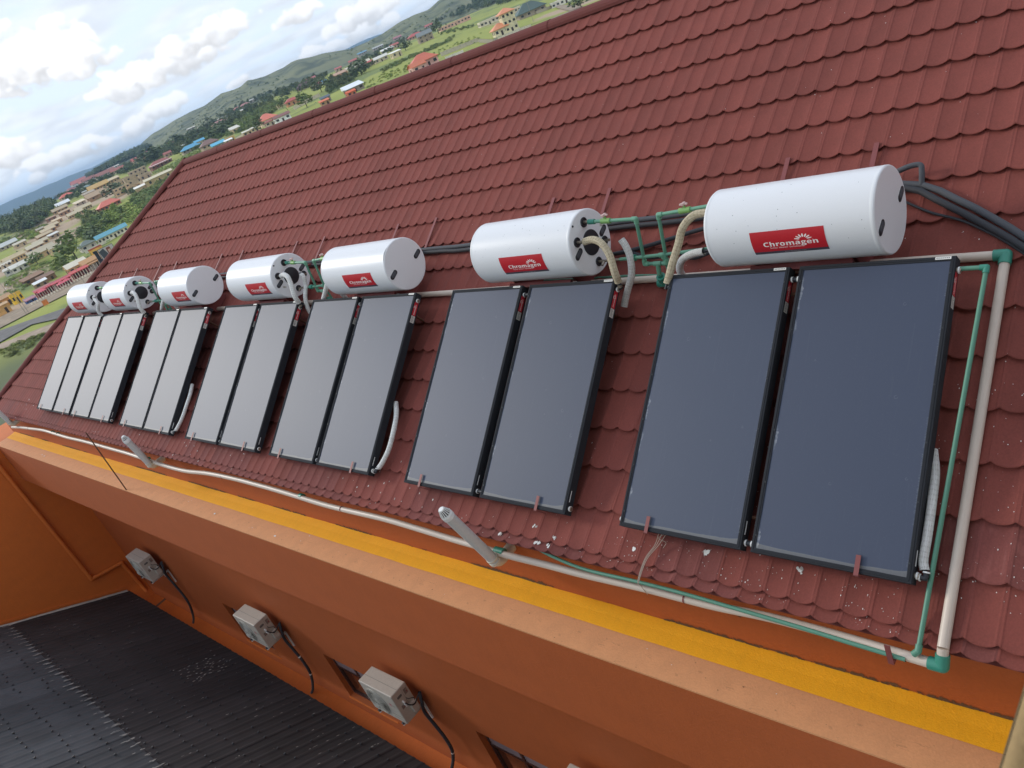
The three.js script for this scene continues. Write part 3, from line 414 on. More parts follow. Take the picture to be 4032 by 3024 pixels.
  for (const x of [x0 + 0.25, x1 - 0.3]) { const s = new THREE.Shape(), n = 16; const cz = C.z, cy = C.y; s.moveTo(0, 0); const q = mb(); for (let k = 0; k < n; k++) { const a = -1.25 - 1.2 * k / n, b = -1.25 - 1.2 * (k + 1) / n, P = (t) => V(x, cy + (R + 0.002) * Math.sin(t), cz + (R + 0.002) * Math.cos(t)), G = p => { const s = (-(p.z - O0.z) * Math.cos(PH) + (p.y - O0.y) * Math.sin(PH)), r = rp(x, s, 0.01); return r; }; for (const dx of [0, 0.03]) q.quad(...[P(a), P(b), G(P(b)), G(P(a))].map(p => { const v = T(p.clone()); v.x += dx; return v.toArray(); })); const va = T(P(a).clone()), vb = T(P(b).clone()); q.quad([va.x, va.y, va.z], [va.x + 0.03, va.y, va.z], [vb.x + 0.03, vb.y, vb.z], [vb.x, vb.y, vb.z]); } part(g, 'cradle_saddle', q.geo(), M.redSteel); }
  for (const x of i === 2 || i === 1 || i === 0 ? [x0 + 0.1, x1 - 0.3] : [x0 + 0.14, x1 - 0.43]) { const a = T(rp(x, 3.35, 0.06)), b = T(rp(x, 3.85, 0.035)); const bx = new THREE.BoxGeometry(0.042, 0.008, a.distanceTo(b)); bx.rotateX(PH); const c = a.clone().add(b).multiplyScalar(0.5); bx.translate(c.x, c.y, c.z); part(g, 'strap', uvm(bx), M.redSteel); const e = cylAB(a, V(x - x0, C.y + R * 0.1 - C.y, -R * 0.98), 0.017, 6); part(g, 'strap_rod', e, M.redSteel); }
}
// ------------------------------------------------------------ pipes and hoses
const elbowAt = (p, a, b, r, l) => { const u = V().subVectors(a, p).normalize(), v = V().subVectors(b, p).normalize(), s = new THREE.SphereGeometry(r, 18, 12); s.translate(p.x, p.y, p.z); return [s, cylAB(p, p.clone().addScaledVector(u, l), r, 18), cylAB(p, p.clone().addScaledVector(v, l), r, 18)]; };
{ // the thick beige line: behind the collectors, down the right of the roof, back under the eave
  const g = thing('water_main', 'thick beige water pipe with green elbows behind the collectors and along the eave', 'pipe');
  const a = rp(-18.6, 2.672, 0.05), b = rp(-0.245, 2.715, 0.05), c = rp(-0.238, 0.02, 0.05), E = V(-0.243, -0.012, 0.018);
  part(g, 'pipe', cylAB(a, b, 0.0335, 20), M.beige); part(g, 'pipe', cylAB(b, c, 0.0335, 20), M.beige); part(g, 'pipe', cylAB(c, E, 0.0335, 20), M.beige);
  part(g, 'elbow', elbowAt(b, a, c, 0.041, 0.075), M.greenFit); part(g, 'elbow', elbowAt(E, V(-0.6, -0.04, -0.01), c, 0.042, 0.075), M.greenFit);
  const run = [[-0.25, -.013, .018], [-.56, -.034, -.012], [-.9, -.046, -.035], [-1.4, -.060, -.05], [-1.9, -.10], [-2.5, -.105], [-3.16, -.134], [-3.6, -.137], [-4.13, -.147], [-4.5, -.131], [-4.94, -.122], [-5.6, -.095], [-6.1, -.085], [-7.2, -.11], [-8.2, -.075], [-9, -.06], [-9.64, -.06], [-10.5, -.092], [-11.5, -.18], [-12.5, -.175], [-13.75, -.12], [-14.7, -.11], [-16.1, -.10], [-17.2, -.116], [-18.1, -.10], [-18.9, -.09], [-20.05, -.15], [-21.0, -.205], [-21.9, -.28]].map(p => V(p[0], p[1] - (p[2] === undefined ? 0.006 : 0), p[2] ?? -0.058));
  part(g, 'pipe', tube(run, 0.0335, 220, 14), M.beige);
  for (const [x, y, w] of [[-4.22, -.144, .06], [-7.83, -.092, .035], [-12.98, -.15, .05], [-17.9, -.104, .03], [-18.25, -.098, .03], [-21.9, -.28, .03]]) part(g, 'coupling', cylAB(V(x - w, y - (x < -12 ? 0.01 : 0), -0.072), V(x + w, y, -0.072), 0.041, 18), M.greenFit);
  for (const x of [-2.12, -6.9, -10.0, -15.2, -20.2]) { const i = run.findIndex(p => p.x < x), p = run[i - 1].clone().lerp(run[i], (x - run[i - 1].x) / (run[i].x - run[i - 1].x)); part(g, 'pipe_clip', cylAB(V(p.x - 0.006, p.y, p.z), V(p.x + 0.006, p.y, p.z), 0.036, 16), M.redSteel); }
}
{ // thin green line beside it
  const g = thing('green_pipe', 'thin green water pipe from the last collector down the roof and along the eave', 'pipe');
  const a = pp(-0.42, 2.525, 0.105), b = pp(-0.255, 2.525, 0.105), c = rp(-0.372, -0.035, 0.045), r = 0.0155;
  part(g, 'pipe', cylAB(a, b, r, 12), M.green); part(g, 'pipe', cylAB(b, c, r, 12), M.green); part(g, 'elbow', elbowAt(b, a, c, 0.0205, 0.04), M.greenFit);
  const run = [[c.x, c.y, c.z], [-.45, -.025, .030], [-.79, -.024, .016], [-1.1, -.022, .0], [-1.44, -.020, -.012], [-2.09, -.01, -.026], [-2.56, -.012, -.026], [-3.09, -.03, -.03], [-3.5, -.012, -.07], [-3.75, .0, -.12]].map(p => V(...p));
  part(g, 'pipe', tube(run.slice(1), r, 90, 10), M.green); part(g, 'elbow', elbowAt(c, b, run[1], 0.021, 0.04), M.green);
  solo('pipe_strap', [box(0.036, 0.165, 0.005, -0.54, 0.0, 0.046), box(0.036, 0.005, 0.14, -0.54, -0.083, -0.022)], M.redSteel, 'short reddish strap holding the beige and green pipes at the eave', 'strap');
  const br = thing('wall_bracket', 'small rusty bracket under the beige pipe on the brown wall', 'bracket'); part(br, 'arm', cylAB(V(-1.83, -0.235, -0.16), V(-1.80, -0.36, -0.23), 0.012, 6), M.rust); part(br, 'arm', cylAB(V(-1.80, -0.36, -0.23), V(-1.71, -0.25, -0.19), 0.012, 6), M.rust);
}
// plumbing between a tank with ports and the next tank; laid out in the upright plane through the tanks' axes
const lagTex = (dark, base) => dataTex(256, (u, v) => { const j = Math.floor(v * 16), o = (j % 2) * 0.5, s = ((u * 6 + o) % 1), d = Math.abs(((v * 16) % 1) - 0.5), e = hash(Math.floor(u * 6 + o), j); const cut = d < 0.24 && s > 0.12 && s < 0.8 && e > 0.25; const n = 0.9 + 0.1 * fbm(u * 20, v * 20, 3, 20); return cut ? dark.map(c => c * n) : base.map(c => c * n); });
const lagWhite = mat(lin(0.84, 0.83, 0.80), 0.8, { map: rep(lagTex([0.45, 0.42, 0.38], [0.95, 0.95, 0.95]), 2, 6), bumpMap: rep(nBump, 6, 12), bumpScale: 0.002 });
const lagYellow = mat(lin(0.70, 0.60, 0.42), 0.85, { map: rep(lagTex([0.30, 0.22, 0.14], [0.95, 0.95, 0.95]), 2, 4), bumpMap: rep(nBump, 6, 12), bumpScale: 0.003 });
function hose(label, pts, m, group, r = 0.029, ends = 'bb') {
  const g = thing('insulated_hose', label, 'hose', [0, 0, 0], group); part(g, 'lagging', tube(pts, r, 48, 14), m);
  pts.forEach((p, i) => { if (i !== 0 && i !== pts.length - 1) return; const q = pts[i ? i - 1 : 1], d = V().subVectors(p, q).normalize(), c = ends[i ? 1 : 0]; if (c === 'b') { part(g, 'nipple', cylAB(p.clone().addScaledVector(d, -0.01), p.clone().addScaledVector(d, 0.05), 0.014, 12), M.rubber); } else { part(g, 'cut_end', cylAB(p.clone().addScaledVector(d, -0.004), p.clone().addScaledVector(d, 0.0015), r * 0.72, 14), M.recess); } });
  return g;
}
const GAPN = { 1: 'second and third tanks from the far end', 3: 'two tanks in the middle of the row', 5: 'two nearest tanks' };
function plumbing(i) {
  const xa = TK[i][1], xb = TK[i + 1][0], zc = tankC[i].z, k = (xb - xa) / (-2.215 + 3.628), X = x => xa + (x + 3.628) * k, P = (x, y, z = zc) => V(X(x), y, z), r = 0.0165, R = 0.0225;
  const g = thing('green_pipework', `green plastic pipework with two valves between the ${GAPN[i]}`, 'pipework', [0, 0, 0], 'green pipework between tanks');
  const L = [P(-3.57, 2.272), P(-3.041, 2.241), P(-3.101, 1.798), P(-2.865, 1.789), P(-2.798, 2.251), P(-2.21, 2.272)];
  for (let j = 0; j < 5; j++) part(g, 'pipe', cylAB(L[j], L[j + 1], r, 12), j < 1 || j > 3 ? M.greenPale : M.green);
  for (const j of [1, 2, 3, 4]) part(g, 'elbow', elbowAt(L[j], L[j - 1], L[j + 1], R, 0.042), M.greenPale);
  part(g, 'union_nut', cylAB(P(-3.57, 2.272), P(-3.50, 2.268), 0.026, 8), M.greenFit);
  for (const [u, v] of [[P(-3.42, 2.263), P(-3.32, 2.257)], [P(-2.58, 2.258), P(-2.47, 2.262)]]) { const c = u.clone().lerp(v, 0.5), b = part(g, 'valve', [cylAB(u, v, 0.026, 14), cylAB(c, c.clone().add(V(0, 0.045, 0)), 0.011, 10)], M.lime); part(b, 'valve_handle', [rbox(0.075, 0.016, 0.026, 0.006, c.x, c.y + 0.055, c.z), rbox(0.028, 0.024, 0.05, 0.006, c.x, c.y + 0.058, c.z)], M.pinkClear); }
  const t = P(-2.964, 1.792), t2 = P(-2.983, 1.68), B = V(X(-3.0), 1.566, -2.214);
  part(g, 'tee', [cylAB(t.clone().add(V(-0.04, 0, 0)), t.clone().add(V(0.04, 0, 0)), R, 14), cylAB(t, t2, R * 0.95, 14)], M.greenPale);
  part(g, 'reducer', [cylAB(t2, t2.clone().lerp(B, 0.25), 0.025, 14), cylAB(t2.clone().lerp(B, 0.2), t2.clone().lerp(B, 0.42), 0.044, 14), cylAB(t2.clone().lerp(B, 0.46), B, 0.042, 14)], M.greenFit);
  part(g, 'main_tee', cylAB(V(B.x - 0.065, B.y, B.z - 0.0), V(B.x + 0.075, B.y, B.z), 0.043, 18), M.greenFit);
  const c0 = V(xa + 0.05, tankC[i].y - 0.67 * 0.317, zc - 0.012), c1 = P(-3.36, 1.866), c2 = P(-2.885, 1.873), c3 = P(-2.895, 1.62, zc - 0.04);
  part(g, 'brass_fitting', [cylAB(c0, c1, 0.012, 10), cylAB(V(xa + 0.07, c0.y, c0.z), V(xa + 0.07, c0.y - 0.02, c0.z + 0.05), 0.013, 10), cylAB(V(xa + 0.14, c0.y, c0.z), V(xa + 0.19, c0.y + 0.003, c0.z), 0.021, 8)], M.brass);
  part(g, 'pipe', cylAB(c1, c2, r * 0.95, 12), M.greenPale); part(g, 'pipe', cylAB(c2, c3, r * 0.9, 12), M.green); part(g, 'elbow', elbowAt(c2, c1, c3, R * 0.95, 0.035), M.greenPale); part(g, 'union_nut', cylAB(P(-3.25, 1.868), P(-3.18, 1.869), 0.031, 10), M.greenFit);
  part(g, 'pipe', cylAB(c2, P(-2.2, 1.90, zc + 0.0), r * 0.9, 12), M.green);
}
for (const i of [1, 3, 5]) plumbing(i);
{ const a = TK[0][1], c = tankC[0]; const g = thing('green_pipework', 'short green pipe stub with a valve on the farthest tank', 'pipework', [0, 0, 0], 'green pipework between tanks'); const u = V(a + 0.05, c.y + 0.205, c.z), v = V(a + 0.42, c.y + 0.195, c.z); part(g, 'pipe', cylAB(u, v, 0.0165, 12), M.greenPale); part(g, 'valve', cylAB(u.clone().lerp(v, 0.4), u.clone().lerp(v, 0.65), 0.026, 12), M.lime); part(g, 'elbow', elbowAt(v, u, v.clone().add(V(0, -1, 0)), 0.0225, 0.04), M.greenPale); part(g, 'pipe', cylAB(v, v.clone().add(V(-0.02, -0.45, 0)), 0.0165, 12), M.green); }
// lagged hoses from the front port of each ported tank down to the head of its right collector
[[0, 1], [1, 3], [3, 7], [5, 11]].forEach(([i, p]) => {
  const c = tankC[i], x = TK[i][1], e = pp(XL[p] + PW + 0.045, T0 + PL - 0.06, NP - 0.03), y = c.y + 0.27 * 0.317, z = c.z + 0.585 * 0.317, d = e.x - x;
  hose(i === 5 ? 'yellowish lagged hose bending from the second nearest tank to its right collector' : `white lagged hose bending off the end of the ${['farthest tank', 'second tank from the far end', '', 'middle tank'][i]}`, [V(x + 0.09, y, z), V(x + 0.20, y + 0.015, z + 0.01), V(x + Math.min(0.30, d * 0.8), y - 0.02, z + 0.03), V(Math.max(x + d * 0.95, x + 0.3), y - 0.12, z + 0.07), V(e.x + 0.015, e.y + 0.16, e.z + 0.02), V(e.x, e.y + 0.045, e.z)], i === 5 ? lagYellow : lagWhite, 'lagged hoses between tanks and collectors', 0.034);
  const el = thing('hose_elbow', `dark elbow at the right head of the ${ORD[p >> 1]}`, 'pipe fitting', [0, 0, 0], 'elbows at the collector heads'); part(el, 'body', elbowAt(V(e.x, e.y - 0.02, e.z - 0.012), pp(XL[p] + PW, T0 + PL - 0.085, NP - 0.045), V(e.x, e.y + 0.2, e.z), 0.017, 0.035), M.rubber); part(el, 'collar', cylAB(V(e.x, e.y - 0.01, e.z), V(e.x, e.y + 0.012, e.z), 0.021, 12), M.brass);
});
// the hoses on the left side of the two ported gaps, and the loose lengths
hose('yellowish lagged hose from behind the nearest tank to its left collector', [V(-2.25, 2.235, -2.10), V(-2.42, 2.225, -2.10), V(-2.54, 2.14, -2.07), V(-2.60, 2.01, -2.02), V(-2.65, 1.88, -1.93), V(-2.705, 1.735, -1.85)], lagYellow, 'lagged hoses between tanks and collectors', 0.034);
hose('white lagged hose end sticking out left of the nearest tank', [V(-2.44, 1.885, -2.12), V(-2.56, 1.87, -2.12), V(-2.68, 1.82, -2.13), V(-2.76, 1.72, -2.16), V(-2.78, 1.62, -2.20)], lagWhite, 'loose white lagged hoses', 0.033, 'bc');
hose('loose white lagged hose curving down beside the green pipes near the second nearest tank', [V(-3.27, 2.065, -2.15), V(-3.235, 1.99, -2.14), V(-3.215, 1.88, -2.12), V(-3.235, 1.74, -2.09), V(-3.29, 1.62, -2.05), V(-3.33, 1.53, -2.01), V(-3.35, 1.46, -1.97)], lagWhite, 'loose white lagged hoses', 0.033, 'cc');
hose('white lagged hose from the far port of the middle tank down to its collector', [V(-8.96, 2.05, -2.2), V(-8.90, 2.02, -2.18), V(-8.90, 1.90, -2.14), V(-8.86, 1.78, -2.03), V(-8.83, 1.66, -1.97), V(-8.82, 1.56, -1.96)], lagWhite, 'loose white lagged hoses', 0.030, 'bc');
hose('white lagged hose with an open end left of the third nearest tank', [V(-8.0, 2.12, -2.06), V(-8.08, 2.02, -2.04), V(-8.20, 1.88, -2.0), V(-8.32, 1.75, -1.96)], lagWhite, 'loose white lagged hoses', 0.032, 'bc');
hose('short dirty white hose under the left end of the third nearest tank', [V(-7.98, 1.90, -2.12), V(-8.06, 1.84, -2.13), V(-8.11, 1.74, -2.14), V(-8.12, 1.62, -2.18)], lagWhite, 'loose white lagged hoses', 0.030, 'bc');
hose('long white lagged hose hanging slanted between the second and third pairs from the far end', [V(-13.55, 2.0, -2.1), V(-13.75, 1.86, -2.02), V(-14.05, 1.60, -1.95), V(-14.35, 1.30, -1.75), V(-14.42, 1.16, -1.62)], lagWhite, 'loose white lagged hoses', 0.034, 'cc');
hose('short white hose beside the left end of the third tank from the far end', [V(-13.3, 1.9, -2.1), V(-13.40, 1.78, -2.08), V(-13.42, 1.62, -2.1)], lagWhite, 'loose white lagged hoses', 0.030, 'cc');
// return hoses at the foot of three pairs, running up beside the collector and under it
[[5, 'third pair from the far end'], [9, 'third pair from the near end'], [13, 'nearest pair']].forEach(([p, nm]) => {
  const x = XL[p] + PW, Q = (dx, t, n) => pp(x + dx, T0 + t, n - 0.02); const m = p === 13 ? 0.22 : 1;
  hose(`white hose curving up at the right foot of the ${nm}`, [Q(0.07 * (0.6 + 0.4 * m), 0.10, 0.10), Q(0.10 * m + 0.01, 0.16, 0.10), Q(0.165 * m, 0.32, 0.10), Q(0.155 * m, 0.52, 0.09), Q(0.09 * m, 0.72, 0.06), Q(-0.02, 0.88, 0.03)], lagWhite, 'white return hoses at the collector feet', 0.029, 'bc');
  const el = thing('hose_elbow', `elbow at the right foot of the ${nm}`, 'pipe fitting', [0, 0, 0], 'elbows at the collector feet'); part(el, 'body', elbowAt(Q(0.062, 0.050, 0.115), Q(0, 0.050, 0.115), Q(0.068, 0.2, 0.10), 0.017, 0.04), M.rubber); part(el, 'collar', [cylAB(Q(0.028, 0.05, 0.115), Q(0.036, 0.05, 0.115), 0.024, 14), cylAB(Q(0.063, 0.082, 0.112), Q(0.063, 0.092, 0.112), 0.022, 14)], M.whitePlastic);
});
// lagged pipes and cables lying on the tiles behind the tanks
function cable(label, pts, r, m) { const g = solo('lagged_cable', tube(pts, r, 120, 10), m, label, 'cable', null); return g; }
const RP = l => l.map(p => rp(...p));
cable('upper of the two long black lagged pipes lying on the tiles behind the tanks', RP([[-18, 3.39, .07], [-14, 3.37, .07], [-10.5, 3.40, .07], [-6.9, 3.355, .07], [-6.0, 3.34, .07], [-3.9, 3.385, .07], [-3.2, 3.375, .075], [-2.6, 3.385, .08], [-1.6, 3.42, .07], [-0.95, 3.385, .07], [-0.62, 3.205, .06], [-0.38, 3.03, .06], [-0.14, 2.83, .06], [0.2, 2.5, .06], [0.5, 2.1, .06]]), 0.026, M.cableGrey);
cable('lower of the two long black lagged pipes lying on the tiles behind the tanks', RP([[-18, 3.33, .065], [-14, 3.31, .065], [-10.5, 3.34, .065], [-6.9, 3.31, .065], [-6.0, 3.28, .065], [-3.9, 3.325, .065], [-3.2, 3.31, .07], [-2.6, 3.315, .07], [-1.6, 3.36, .065], [-1.02, 3.36, .08], [-0.69, 3.165, .07], [-0.42, 2.975, .065], [-0.14, 2.755, .06], [0.2, 2.42, .06], [0.5, 2.02, .06]]), 0.026, M.cable);
cable('thin black cable under the lagged pipes right of the nearest tank', RP([[-1.05, 3.28, .05], [-0.8, 3.13, .045], [-0.5, 2.99, .045], [-0.1, 2.68, .045], [0.4, 2.1, .045]]), 0.010, M.cable);
cable('black cable rising between the second nearest and the nearest tank', RP([[-4.2, 2.98, .09], [-3.78, 3.00, .08], [-3.43, 3.045, .075], [-3.08, 3.115, .075], [-2.76, 3.185, .075], [-2.2, 3.26, .08]]), 0.021, M.cable);
cable('wavy black cable on the tiles behind the green pipes near the nearest tank', RP([[-4.0, 3.0, .06], [-3.7, 3.02, .06], [-3.5, 3.015, .06], [-3.3, 2.945, .06], [-3.15, 2.94, .06], [-2.95, 2.965, .06], [-2.78, 2.895, .06], [-2.64, 2.925, .06], [-2.3, 3.05, .07]]), 0.018, M.cable);
cable('grey bent pipe stub with a cut end behind the nearest tank', RP([[-1.10, 3.47, .12], [-0.98, 3.50, .14], [-0.90, 3.50, .14], [-0.885, 3.45, .12], [-0.885, 3.36, .075]]), 0.021, M.cableGrey);
cable('thin dark pipe on the tiles under the second nearest tank', RP([[-4.6, 2.79, .03], [-3.83, 2.775, .03], [-3.46, 2.772, .03], [-3.1, 2.75, .03], [-2.95, 2.70, .03]]), 0.0125, M.green);
{ // dry creeper strings hanging over the eave
  const g = thing('dry_string', 'dry pale strings hanging from the foot of the nearest pair over the eave pipes', 'string'); const a = pp(-2.30, T0 - 0.01, 0.09), m = mat(lin(0.40, 0.33, 0.27), 0.9);
  for (const o of [0, 0.018, -0.014]) part(g, 'strand', tube([a.clone().add(V(o * 2, 0.01, 0)), rp(-2.36 + o, 0.26, 0.08), rp(-2.42 + o * 0.6, 0.13, 0.085), V(-2.455 + o * 0.4, 0.06, 0.02), V(-2.47, -0.02, 0.0), V(-2.475, -0.15, -0.035)], 0.0028, 40, 5), m);
  part(g, 'strand', tube([a.clone().add(V(0.03, 0.02, 0)), a.clone().add(V(-0.02, -0.01, 0.03)), a.clone().add(V(0.04, -0.04, 0.03)), rp(-2.30, 0.25, 0.07)], 0.002, 24, 5), m);
}
{ const g = thing('steel_rod', 'rusty thin steel rod standing on the outer edge of the ledge', 'rod'); part(g, 'rod', cylAB(V(-13.99, -0.73, 0.285), V(-13.99, 0.56, 0.275), 0.011, 8), M.rust); }
// ------------------------------------------------------------ vent pipes
[[-4.246, -0.229, 17, 0.94, 'nearest'], [-12.725, -0.217, 9, 0.72, 'middle'], [-21.35, -0.11, 9, 0.80, 'farthest']].forEach(([x, y, an, L, nm]) => {
  const g = thing('vent_pipe', `white vent pipe with a slotted cap leaning out over the yellow fillet, ${nm} of three`, 'vent pipe', [x, y, 0], 'vent pipes along the eave'), a = an * Math.PI / 180, d = V(0, Math.cos(a), Math.sin(a)), R = 0.054, at = l => d.clone().multiplyScalar(l);
  part(g, 'pipe', cylAB(at(0.02), at(L - 0.10), R, 24), M.pvc);
  part(g, 'elbow', [tube([V(0, -0.0, -0.25), V(0, -0.01, -0.12), V(0, -0.005, -0.04), at(0.05)], R * 1.06, 30, 18), cylAB(at(0.02), at(0.05), R * 1.16, 24), cylAB(at(0.075), at(0.095), R * 1.12, 24)], M.pvcCream);
  const c = part(g, 'vent_cap', [cylAB(at(L - 0.13), at(L - 0.09), R * 1.10, 24), cylAB(at(L - 0.09), at(L - 0.075), R * 1.10, 24, R * 1.0), cylAB(at(L - 0.012), at(L), 0.030, 20, 0.026)], M.whitePlastic);
  part(c, 'cap_inside', cylAB(at(L - 0.09), at(L - 0.014), R * 0.86, 20, 0.024), M.rubber);
  const q = new THREE.Quaternion().setFromUnitVectors(V(0, 1, 0), d); for (let i = 0; i < 14; i++) { const t = i / 14 * 6.283, u = V(Math.cos(t) * R * 1.0, L - 0.078, Math.sin(t) * R * 1.0).applyQuaternion(q), v = V(Math.cos(t) * 0.028, L - 0.006, Math.sin(t) * 0.028).applyQuaternion(q); part(c, 'cap_bar', cylAB(u, v, 0.0062, 6, 0.0042), M.whitePlastic); }
});
// ------------------------------------------------------------ air conditioners
const acLogo = canvasTex(256, 128, (c, w, h) => { c.fillStyle = '#b3aca0'; c.fillRect(0, 0, w, h); c.fillStyle = '#a02a3a'; c.beginPath(); c.arc(60, 64, 48, 0, 6.3); c.fill(); c.strokeStyle = '#e6dcd6'; c.lineWidth = 6; c.beginPath(); c.arc(60, 64, 33, 0, 4.9); c.stroke(); c.beginPath(); c.moveTo(60, 44); c.lineTo(60, 82); c.lineTo(74, 82); c.stroke(); c.fillStyle = '#6d675f'; c.font = 'bold 74px sans-serif'; c.fillText('LG', 128, 92); });
const acLogoM = new THREE.MeshStandardMaterial({ map: acLogo, roughness: 0.5 });
const acSide = new THREE.MeshStandardMaterial({ map: canvasTex(64, 96, (c, w, h) => { c.fillStyle = '#8f8378'; c.fillRect(0, 0, w, h); c.fillStyle = '#5d4b48'; for (let i = 0; i < 7; i++) c.fillRect(8, 10 + i * 11, 20 + 26 * hash(i, 9), 5); c.fillStyle = '#8d3c3c'; c.fillRect(40, 50, 16, 30); }), roughness: 0.6 });
function acUnit(label) {
  const g = new THREE.Group(), W = 0.93, H = 0.67, D = 0.34; // origin: bottom right front corner
  part(g, 'casing', rbox(W, H, D, 0.018, -W / 2, H / 2, -D / 2, 3), M.acWhite);
  part(g, 'top_seam', [box(W - 0.03, 0.002, 0.004, -W / 2, H + 0.0008, -D * 0.45), box(0.002, H - 0.04, 0.003, 0.0008, H / 2, -D * 0.62)], M.acDark);
  const cx = -W + 0.34, cy = H / 2 - 0.01, R = 0.265;
  const fan = part(g, 'fan_opening', (() => { const q = new THREE.CylinderGeometry(R, R, 0.006, 40); q.rotateX(Math.PI / 2); q.translate(cx, cy, 0.001); return q; })(), M.acDark);
  const ring = (r, t, z) => { const q = new THREE.TorusGeometry(r, t, 6, 44); q.translate(cx, cy, z); return q; };
  part(fan, 'grille', [ring(R, 0.010, 0.006), ...[0.05, 0.075, 0.10, 0.125, 0.15, 0.175, 0.20, 0.225, 0.245].map(r => ring(r, 0.0032, 0.014)), ...[...Array(16)].map((_, i) => { const t = i / 16 * 6.283; return cylAB(V(cx + 0.04 * Math.cos(t), cy + 0.04 * Math.sin(t), 0.016), V(cx + R * Math.cos(t + 0.25), cy + R * Math.sin(t + 0.25), 0.010), 0.0034, 5); })], M.acGrille);
  part(fan, 'hub', (() => { const q = new THREE.CylinderGeometry(0.05, 0.055, 0.012, 24); q.rotateX(Math.PI / 2); q.translate(cx, cy, 0.014); return q; })(), M.acGrille);
  for (let i = 0; i < 3; i++) { const q = new THREE.BoxGeometry(0.09, 0.20, 0.003); q.rotateX(0.35); q.translate(0, 0.14, 0); q.rotateZ(i * 2.094 + 0.4); q.translate(cx, cy, 0.006); part(fan, 'fan_blade', q, M.acGrille); }
  { const p = new THREE.PlaneGeometry(0.19, 0.095); p.translate(-0.13, H - 0.26, 0.0025); part(g, 'logo', p, acLogoM); }
  part(g, 'panel_line', [box(0.28, 0.002, 0.003, -0.15, 0.16, 0.0008), box(0.28, 0.002, 0.003, -0.15, 0.09, 0.0008)], M.acDark);
  { const q = capsule(0.055, 0.022, 0.002); q.rotateY(Math.PI / 2); q.translate(0.0006, H - 0.13, -0.13); part(g, 'grip_slot', q, M.acDark); }
  { const p = new THREE.PlaneGeometry(0.075, 0.12); p.rotateY(Math.PI / 2); p.translate(0.0012, H - 0.14, -0.27); part(g, 'data_label', p, acSide); const p2 = new THREE.PlaneGeometry(0.06, 0.08); p2.rotateY(Math.PI / 2); p2.translate(0.0014, H - 0.34, -0.10); part(g, 'wiring_label', p2, acSide); }
  part(g, 'valve_cover', rbox(0.075, 0.20, 0.13, 0.012, 0.036, 0.20, -0.26), M.acWhite);
  for (const y of [0.36, 0.42]) part(g, 'service_valve', [cylAB(V(0, y, -0.14), V(0.05, y, -0.14), 0.017, 12), cylAB(V(0.035, y, -0.14), V(0.035, y - 0.05, -0.14), 0.011, 10)], M.whitePlastic);
  part(g, 'refrigerant_pipe', tube([V(0.045, 0.40, -0.14), V(0.085, 0.34, -0.17), V(0.09, 0.27, -0.25), V(0.07, 0.31, -0.37), V(0.10, 0.36, -0.43)], 0.011, 30, 8), M.rubber);
  part(g, 'power_cable', tube([V(0.03, 0.45, -0.20), V(0.075, 0.43, -0.22), V(0.07, 0.36, -0.30), V(0.055, 0.28, -0.30)], 0.007, 24, 6), M.rubber);
  for (const x of [-0.13, -W + 0.13]) { part(g, 'foot', [rbox(0.05, 0.03, D + 0.05, 0.006, x, -0.016, -D / 2)], M.rubber); part(g, 'bracket', [box(0.035, 0.035, 0.50, x, -0.05, -0.235), box(0.035, 0.42, 0.03, x, -0.24, -0.475)], M.whitePlastic); }
  return g;
}
const ac0 = acUnit();
[[-19.55, -4.33, 'leftmost, farthest pale air conditioner unit on the brown wall, beside the drainpipe'], [-13.72, -4.515, 'pale air conditioner unit, second from the far end of the brown wall'], [-9.13, -4.545, 'nearest fully visible pale air conditioner unit with a round red logo'], [-4.62, -4.56, 'pale air conditioner unit of which only the top corner shows at the bottom edge']].forEach(([x, y, lb], i) => {
  const g = i ? ac0.clone() : ac0; g.name = numbered('air_conditioner'); scene.add(g); g.position.set(x, y - 0.67, -0.10); tag(g, lb, 'air conditioner', 'air conditioners on the brown wall');
  const hx = x + 0.06, h = thing('lagged_hose', ['dark taped hose dropping from the farthest air conditioner', 'dark taped hose dropping from the second air conditioner', 'dark taped hose dropping from the nearest fully visible air conditioner', 'dark taped hose below the air conditioner at the bottom edge'][i], 'hose', [0, 0, 0], 'dark hoses below the air conditioners');
  const k = [0.75, 1, 1, 1][i], path = [V(hx + 0.02, y - 0.32, -0.53), V(hx + 0.03, y - 0.50, -0.47), V(hx - 0.04, y - 0.75, -0.45), V(hx + 0.02 * k, y - 1.05, -0.46), V(hx + 0.08 * k, y - 1.35, -0.47), V(hx + 0.10, y - 1.65, -0.46), V(hx - 0.02, y - 1.95, -0.44), V(hx - 0.22, y - 2.28, -0.40), V(hx - 0.42, y - 2.5, -0.36)];
  part(h, 'lagging', tube(path, 0.030, 60, 10), M.cable);
  for (const t of [0.45, 0.58, 0.66]) { if (hash(i + 3, t * 100) < 0.5) continue; const c = new THREE.CatmullRomCurve3(path), a = c.getPoint(t), b = c.getPoint(t + 0.012); part(h, 'white_tape', cylAB(a, b, 0.0315, 10), M.whitePlastic); }
});
